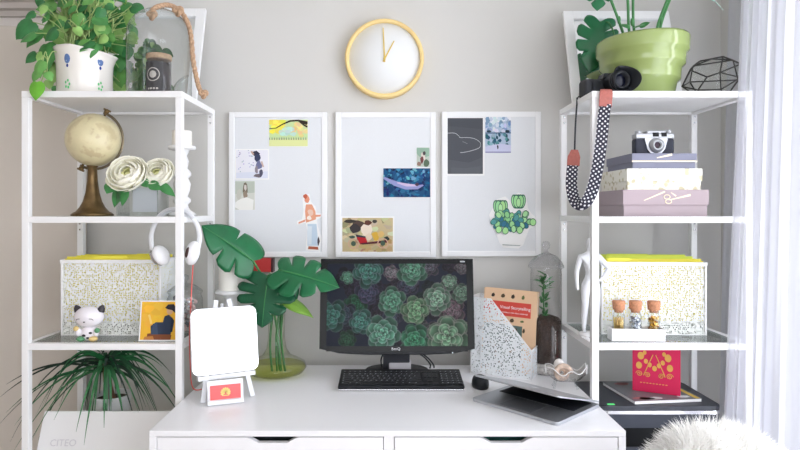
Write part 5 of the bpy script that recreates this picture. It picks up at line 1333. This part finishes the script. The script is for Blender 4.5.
b = MB(Tv); b.lathe([(0, -.0125), (.006, -.0122), (.0105, -.0115)], (W*.52, 0, vh*.37), 28, axis='Y'); b.build('front_glass', mat('old_lens_glass', (56, 40, 50), .2, spec=.25), ln)

# ------------------------------------------------------------------ right shelf, third level: figure, tray, corked jars
sy = 2.03; sb = Vector((PX(589, sy), sy, T3+.0005))
t = thing('figure_statuette', 'white standing figure statuette with hand on hip behind the post', 'statuette', sb)
b = MB(); b.lathe([(0, 0), (.030, 0), (.031, .003), (.030, .010), (.026, .012), (0, .012)], sb, 32, sx=1.1); b.build('pedestal', M_white, t)
def skin_body(name, verts, edges, parent, m, root=0, lv=2):
    me = bpy.data.meshes.new(name); Wi = WM[parent].inverted()
    me.from_pydata([Wi @ Vector(v[:3]) for v in verts], edges, []); o = bpy.data.objects.new(name, me); COL.objects.link(o); o.parent = parent; WM[o] = WM[parent]
    md = o.modifiers.new('skin', 'SKIN'); md.use_smooth_shade = True
    for i, v in enumerate(me.skin_vertices[0].data): v.radius = (verts[i][3], verts[i][4] if len(verts[i]) > 4 else verts[i][3]); v.use_root = (i == root)
    s = o.modifiers.new('sub', 'SUBSURF'); s.levels = lv; s.render_levels = lv
    me.materials.append(m); return o
h = PZ(237, sy)-T3-.012; q0 = sb+Vector((.003, 0, .012))
def fg(u, w, v): return tuple(q0 + Vector((u*h, w*h, v*h)))
vv = [(*fg(.02, 0, .52), .030, .026), (*fg(.015, 0, .60), .026, .021), (*fg(.0, 0, .70), .034, .024), (*fg(.0, 0, .79), .036, .022), (*fg(.0, -.005, .845), .013), (*fg(.0, -.01, .90), .017, .020), (*fg(.0, -.012, .955), .019, .022), (*fg(.0, -.01, .992), .012, .014),
      (*fg(-.05, 0, .48), .024, .023), (*fg(-.055, -.02, .29), .015, .016), (*fg(-.06, 0, .16), .013, .015), (*fg(-.062, .008, .035), .007, .009), (*fg(-.066, -.035, .012), .008, .006),
      (*fg(.062, 0, .48), .024, .023), (*fg(.072, -.012, .29), .015, .016), (*fg(.07, .012, .16), .013, .015), (*fg(.068, .018, .035), .007, .009), (*fg(.082, -.022, .012), .008, .006),
      (*fg(-.10, 0, .79), .015), (*fg(-.135, .015, .64), .011), (*fg(-.140, -.015, .50), .008), (*fg(-.138, -.03, .44), .007),
      (*fg(.095, 0, .79), .015), (*fg(.185, -.05, .67), .013), (*fg(.105, -.05, .56), .009), (*fg(.07, -.05, .545), .007)]
ee = [(0, 1), (1, 2), (2, 3), (3, 4), (4, 5), (5, 6), (6, 7), (0, 8), (8, 9), (9, 10), (10, 11), (11, 12), (0, 13), (13, 14), (14, 15), (15, 16), (16, 17), (3, 18), (18, 19), (19, 20), (20, 21), (3, 22), (22, 23), (23, 24), (24, 25)]
k_ = h/.31
vv = [(*v[:3], v[3]*k_*.72, (v[4] if len(v) > 4 else v[3])*k_*.72) for v in vv]
skin_body('figure_body', vv, ee, t, mat('plaster_white', (228, 230, 234), .6))

ty = 1.945; tx0, tx1 = PX(612, ty), PX(664, ty)
tr = Vector((tx0, ty, T3+.0006)); trz = R(-4)
t = thing('display_tray', 'narrow white tray carrying three corked jars', 'tray', tr, trz)
W = tx1-tx0; tray_h = PZ(329, ty)-T3
b = MB(); b.box(0, W, 0, .052, 0, .028); b.build('base', M_white, t, local=True)
b = MB(); b.box(0, W, 0, .003, .0281, tray_h); b.box(0, W, .049, .052, .0281, tray_h); b.box(0, .003, .003, .049, .0281, tray_h); b.box(W-.003, W, .003, .049, .0281, tray_h); b.build('rim', M_white, t, local=True)
Tt = WM[t]
def corked(label, px, seed, kind):
    loc = Tt @ Vector((PX(px, ty)-tx0, .026, .0285)); r = .0185
    t = thing('corked_jar', label, 'jar', loc, 0, 'small corked jars on the white tray')
    hg = PZ(311, ty)-loc.z
    b = MB(); b.lathe([(0, 0), (r*.95, 0), (r, .003), (r, hg-.018), (r*.78, hg-.006), (r*.80, hg)], loc, 28); b.build('glass_body', M_glass, t)
    b = MB(); b.lathe([(0, hg-.008), (r*.70, hg-.008), (r*.76, hg), (r*1.02, hg+.002), (r*1.12, hg+.027), (r*1.06, hg+.030), (0, hg+.030)], loc, 24); b.build('cork', M_cork, t)
    b = MB(); q = random.Random(seed)
    if kind == 'pins':
        for k in range(34):
            a = q.uniform(0, 2*PI); rr = r*.8*math.sqrt(q.random()); p0 = loc+Vector((rr*math.cos(a), rr*math.sin(a), .003)); b.tube([p0, p0+Vector((q.uniform(-.004, .004), q.uniform(-.003, .003), q.uniform(.034, .044)))], .0013, q.choice([M_gold, mat('pin_gold', (232, 206, 120), .4)]), seg=5)
    else:
        cols = [mat('bead_white', (236, 238, 240), .4), mat('bead_silver', (180, 186, 196), .25, metal=.7), mat('bead_grey', (90, 104, 120), .4)] if kind == 'silver' else [M_gold, mat('bead_gold', (214, 166, 70), .3, metal=.7), mat('bead_bronze', (150, 108, 52), .35, metal=.6), mat('bead_pale', (244, 226, 176), .35)]
        for k in range(80):
            a = q.uniform(0, 2*PI); rr = r*.74*math.sqrt(q.random()); c2 = loc+Vector((rr*math.cos(a), rr*math.sin(a), .005+q.random()*.042)); b.box(-.004, .004, -.003, .003, -.003, .003, q.choice(cols), T=Matrix.Translation(c2) @ Matrix.Rotation(q.uniform(0, 3), 4, 'X') @ Matrix.Rotation(q.uniform(0, 3), 4, 'Y'))
    tag(b.build('filling', None, t), kind='stuff')
corked('corked jar of thin golden sticks, nearest the shelf post', 621, 1, 'pins')
corked('corked jar of silver and white beads, in the middle', 637.5, 2, 'silver')
corked('corked jar of shiny gold beads, nearest the tray end', 655.5, 3, 'gold')

# ------------------------------------------------------------------ right shelf, bottom: printer, magazine, red book
py0, py1, px0_, px1_ = 1.968, 2.255, .692, 1.100; pz = .732
t = thing('printer', 'black flat topped printer on the lowest shelf', 'printer', ((px0_+px1_)/2, (py0+py1)/2, T4+.0005))
b = MB(); b.prism(rrect(px0_, px1_, py0, py1, .03), T4+.0008, .705, 'XY'); b.build('body', mat('printer_navy', (38, 44, 58), .5), t)
b = MB(); b.prism(rrect(px0_, px1_, py0, py1, .03), .7165, pz, 'XY'); b.build('lid', mat('printer_lid', (48, 52, 62), .42), t, bev=.003)
b = MB(); b.prism(rrect(px0_+.001, px1_-.001, py0-.001, py1-.001, .03), .7052, .7163, 'XY'); b.build('trim_band', M_chrome, t)
b = MB(); b.box(PX(607, py0+.02), PX(614, py0+.02), py0+.012, py0+.022, pz, pz+.001); b.build('indicator_light', mat('green_led', (90, 220, 120), .4, emit=1.2), t)
b = MB(); b.box(px0_+.06, px1_-.06, py0-.004, py0+.002, .60, .66); b.build('paper_slot', M_blackg, t)
t = thing('magazine', 'grey magazine with yellow edge stripe lying on the printer', 'magazine', (.92, 2.1, pz), R(7))
Tm = WM[t]
b = MB(); b.box(-.118, .118, -.105, .115, .0012, .011); b.build('pages', M_paper, t, local=True)
b = MB(); b.box(-.12, .12, -.107, .117, .0112, .0122); cv = b.build('cover', mat('grey_cover', (116, 116, 121), .4), t, local=True)
b = MB(); b.box(.098, .114, -.105, .115, .0123, .0126); b.build('yellow_stripe', mat('stripe_yellow', (232, 196, 84), .5), cv, local=True)
b = MB(); q = random.Random(8)
for k in range(12):
    x, y = q.uniform(-.1, .07), q.uniform(-.09, .09); b.prism([(x+u*1.6, y+v) for u, v in blob(0, 0, .016, .012)], .0123, .0125, 'XY', m=flat(q.choice([(206, 206, 210), (180, 120, 124), (110, 112, 120), (226, 226, 228)])))
b.build('cover_print', None, cv, local=True)
rb = Vector((PX(632.5, 2.10), 2.098, pz+.0131)); ra2 = R(-27)
t = thing('red_notebook', 'crimson hardback notebook with gold ornament standing on the magazine', 'book', rb, ra2)
W, H, D = .150, .182, .026
b = MB(); b.box(0, W, 0, .0025, 0, H); b.box(0, W, D-.0025, D, 0, H); b.box(-.001, .002, 0, D, 0, H); cv = b.build('cover', mat('crimson_cloth', (216, 26, 84), .55), t, local=True)
b = MB(); b.box(.0025, W-.003, .0028, D-.0028, .003, H-.003); b.build('pages', M_paper, t, local=True)
b = MB(); yq = -.0006
def orn(pts, r_=.0016): b.tube([Vector((x, yq, .052+(z-.08)*.93)) for x, z in pts], r_, seg=5, flatten=.35)
def paisley(cx, cz, s, sgn, rot=0):
    pts = []
    for i in range(20):
        a = i/20*2*PI; rr = s*(1+.25*math.cos(a-1.2)); pts.append((cx+sgn*rr*.72*math.cos(a+rot), cz+rr*math.sin(a+rot)))
    b.prism([(x, .052+(z-.08)*.93) for x, z in pts], yq-.0002, yq+.0004, 'XZ')
cxm = W*.46
for sg in (-1, 1):
    for dx, dz, s in ((.042, .158, .014), (.048, .122, .013), (.026, .140, .009), (.014, .128, .009), (.030, .172, .008)): paisley(cxm+sg*dx, dz-.004, s, sg)
    orn([(cxm+sg*x, z) for x, z in ((.004, .165), (.012, .145), (.022, .118), (.032, .092), (.034, .085))])
    for c2, rr in (((.022, .088), .010), ((.048, .090), .011)): orn([(cxm+sg*(c2[0]+rr*(1-i/26)*math.cos(i*.5)), c2[1]+rr*(1-i/26)*math.sin(i*.5)) for i in range(24)], .0013)
paisley(cxm, .112, .010, 1)
for i in range(9): b.box(cxm-.045+i*.010, cxm-.039+i*.010, yq-.0002, yq+.0004, .030, .0325)
b.build('gold_ornament', mat('book_gold', (232, 176, 90), .4, metal=.3), cv, local=True)

# ------------------------------------------------------------------ curtains
def curtain_mat(name, c, tr):
    m = bpy.data.materials.new(name); m.use_nodes = True; nt = m.node_tree; nt.nodes.clear()
    o = nt.nodes.new('ShaderNodeOutputMaterial'); a = nt.nodes.new('ShaderNodeMixShader'); b2 = nt.nodes.new('ShaderNodeMixShader')
    d_ = nt.nodes.new('ShaderNodeBsdfDiffuse'); t_ = nt.nodes.new('ShaderNodeBsdfTranslucent'); x = nt.nodes.new('ShaderNodeBsdfTransparent')
    for q in (d_, t_): q.inputs['Color'].default_value = (*lin(c), 1)
    a.inputs[0].default_value = .6; b2.inputs[0].default_value = tr
    nt.links.new(d_.outputs[0], a.inputs[1]); nt.links.new(t_.outputs[0], a.inputs[2]); nt.links.new(a.outputs[0], b2.inputs[1]); nt.links.new(x.outputs[0], b2.inputs[2]); nt.links.new(b2.outputs[0], o.inputs[0])
    return m
M_curt = curtain_mat('sheer_voile', (238, 239, 246), .28)
def curtain(label, top, bot, amp, waves, z0=.02, z1=2.45, n=220, ph=0.):
    b = MB(); rows = 26; A = bez([(x, y, 0) for x, y in top], 16); B = bez([(x, y, 0) for x, y in bot], 16)
    def at(L, s):
        f = s*(len(L)-1); i = min(int(f), len(L)-2); return L[i].lerp(L[i+1], f-i)
    prev = None
    for r_ in range(rows+1):
        v = r_/rows; z = z1+(z0-z1)*v; row = []
        for i in range(n+1):
            s_ = i/n; a = at(A, s_); c2 = at(B, s_); p = a.lerp(c2, v); e = .004
            tg = (at(A, min(1, s_+e)).lerp(at(B, min(1, s_+e)), v)-at(A, max(0, s_-e)).lerp(at(B, max(0, s_-e)), v)).normalized(); nn = Vector((-tg.y, tg.x, 0))
            w = math.sin(2*PI*waves*s_+ph+.5*math.sin(3*v+s_*5))+.25*math.sin(2*PI*waves*2.3*s_+1.3+v*1.5)
            p = p+nn*amp*w*(.7+.5*v); row.append(b.bm.verts.new((p.x, p.y, z)))
        if prev:
            for i in range(n):
                f = b.bm.faces.new([prev[i], prev[i+1], row[i+1], row[i]]); f.smooth = True
        prev = row
    o = b.build('sheer_curtain', M_curt, origin=(top[0][0], top[0][1], 0), fix=False)
    return tag(o, label, 'curtain', 'sheer white curtains')
curtain('sheer white curtain nearest the camera hanging in front of shelf end', [(1.10, 1.835), (1.17, 1.80), (1.25, 1.66), (1.285, 1.3), (1.295, .4), (1.30, -1.0), (1.305, -2.0)], [(1.0, 1.835), (1.09, 1.80), (1.20, 1.66), (1.25, 1.3), (1.26, .4), (1.29, -1.0), (1.29, -2.0)], .016, 15, n=560)
curtain('narrow sheer curtain gathered in the corner behind the shelf', [(1.335, 2.335), (1.30, 2.25), (1.275, 2.13), (1.29, 2.0), (1.285, 1.9)], [(1.262, 2.33), (1.25, 2.25), (1.235, 2.13), (1.25, 2.0), (1.26, 1.9)], .012, 3, n=160)

# ------------------------------------------------------------------ chair with fur throw
hc = Vector((.735, 1.33, 0))
t = thing('desk_chair', 'white shell chair under the fur throw', 'chair', hc)
b = MB()
b.prism(rrect(hc.x-.15, hc.x+.15, .47, .80, .08), 1.315, 1.345, 'XZ'); b.build('backrest', M_white, t)
b = MB(); b.prism(rrect(hc.x-.19, hc.x+.19, .95, 1.345, .08), .44, .468, 'XY'); b.build('seat', M_white, t)
for x in (-.16, .16):
    for y in (.99, 1.31):
        b = MB(); b.tube([(hc.x+x*1.1, y+(.03 if y > 1.2 else -.03), 0.0), (hc.x+x*.8, y, .445)], .013, seg=10); b.build('leg', M_chrome, t)
t = thing('fur_throw', 'fluffy white long haired fur throw over the chair back', 'throw', (hc.x, hc.y, .60))
fc = Vector((hc.x, 1.33, .62)); RXf, RYf, RZf = .178, .085, .262
def fur_pt(a, e):            # superellipsoid cap
    ca, sa = math.cos(a), math.sin(a); ce, se = math.cos(e), math.sin(e)
    sg = lambda v, p: math.copysign(abs(v)**p, v)
    x = RXf*sg(ca, .8)*sg(ce, .62); y = RYf*sg(sa, .8)*sg(ce, .62); z = RZf*sg(se, .85)
    z *= 1 - .24*max(0, x/RXf)**1.5 - .10*max(0, -x/RXf)**2
    return fc + Vector((x, y, z))
b = MB(); na, ne = 48, 14; rows = []
for j in range(ne): rows.append([b.bm.verts.new(fur_pt(2*PI*i/na, PI/2*j/ne)) for i in range(na)])
tv = b.bm.verts.new(fur_pt(0, PI/2))
for j in range(ne-1):
    for i in range(na):
        f = b.bm.faces.new([rows[j][i], rows[j][(i+1) % na], rows[j+1][(i+1) % na], rows[j+1][i]]); f.smooth = True
for i in range(na): b.bm.faces.new([rows[-1][i], rows[-1][(i+1) % na], tv]).smooth = True
M_fur = mat('white_fur', (250, 249, 246), .8, spec=.2)
b.build('hide', M_fur, t)
b = MB(); q = random.Random(13); verts = []; faces = []
for k in range(15000):
    a = q.uniform(0, 2*PI); e = math.asin(q.uniform(.12, 1)) 
    p = fur_pt(a, e); n1 = (fur_pt(a+.02, e)-fur_pt(a-.02, e)); n2 = (fur_pt(a, min(e+.02, PI/2))-fur_pt(a, e-.02)); nn = n1.cross(n2)
    if nn.length < 1e-12: nn = Vector((0, 0, 1))
    nn.normalize()
    if nn.dot(p-fc) < 0: nn = -nn
    cl = noise.noise_vector(p*18); 
    d1 = (nn + Vector((cl.x, cl.y*.8, cl.z*.6))*1.0 + Vector((q.uniform(-.3, .3), q.uniform(-.3, .3), q.uniform(-.2, .2)))).normalized()
    ln = q.uniform(.022, .044); w = q.uniform(.0007, .0013); sd_ = d1.cross(Vector((q.uniform(-1, 1), q.uniform(-1, 1), q.uniform(-1, 1)))).normalized()
    p1 = p+d1*ln*.5; d2 = (d1+Vector((cl.y, cl.z, -.35))*.5).normalized(); p2 = p1+d2*ln*.5; i0 = len(verts)
    verts += [p-sd_*w, p+sd_*w, p1-sd_*w*.75, p1+sd_*w*.75, p2]; faces += [(i0, i0+1, i0+3, i0+2), (i0+2, i0+3, i0+4)]
me = bpy.data.meshes.new('fur_pile'); Wi = WM[t].inverted(); me.from_pydata([Wi @ v for v in verts], [], faces); me.materials.append(M_fur)
o = bpy.data.objects.new('fur_pile', me); COL.objects.link(o); o.parent = t; tag(o, kind='stuff')

# ------------------------------------------------------------------ light
def area(name, loc, rot, sx, sy, power, col=(1, 1, 1)):
    l = bpy.data.lights.new(name, 'AREA'); l.shape = 'RECTANGLE'; l.size = sx; l.size_y = sy; l.energy = power; l.color = col
    o = bpy.data.objects.new(name, l); COL.objects.link(o); o.location = loc; o.rotation_euler = rot; return o
area('daylight_side_window', (XR+.20, (WY0+WY1)/2, (WZ0+WZ1)/2), (0, R(90), 0), WZ1-WZ0, WY1-WY0, 190, (1, 1, .995))
area('daylight_rear_window', ((BX0+BX1)/2, YB-.16, 1.55), (R(90), 0, 0), BX1-BX0, 1.5, 48, (1, .99, .97))
w = bpy.data.worlds.new('sky'); SC.world = w; w.use_nodes = True
w.node_tree.nodes['Background'].inputs[0].default_value = (.92, .96, 1, 1); w.node_tree.nodes['Background'].inputs[1].default_value = 1.5

cam = bpy.data.cameras.new('camera'); co = bpy.data.objects.new('camera', cam); COL.objects.link(co)
co.location = (0, 0, EYE); co.rotation_euler = (R(90), 0, 0)
cam.sensor_width = 36; cam.lens = 36*F/800; cam.shift_x = (400-VX)/800; cam.shift_y = -(225-VY)/800
cam.clip_start = .02
SC.camera = co
SC.view_settings.view_transform = 'Standard'; SC.view_settings.look = 'None'; SC.view_settings.gamma = 1; SC.view_settings.use_curve_mapping = False
SC.view_settings.exposure = -0.34
SC.cycles.use_denoising = True
SC.cycles.max_bounces = 14; SC.cycles.diffuse_bounces = 6; SC.cycles.transparent_max_bounces = 24; SC.cycles.sample_clamp_indirect = 8
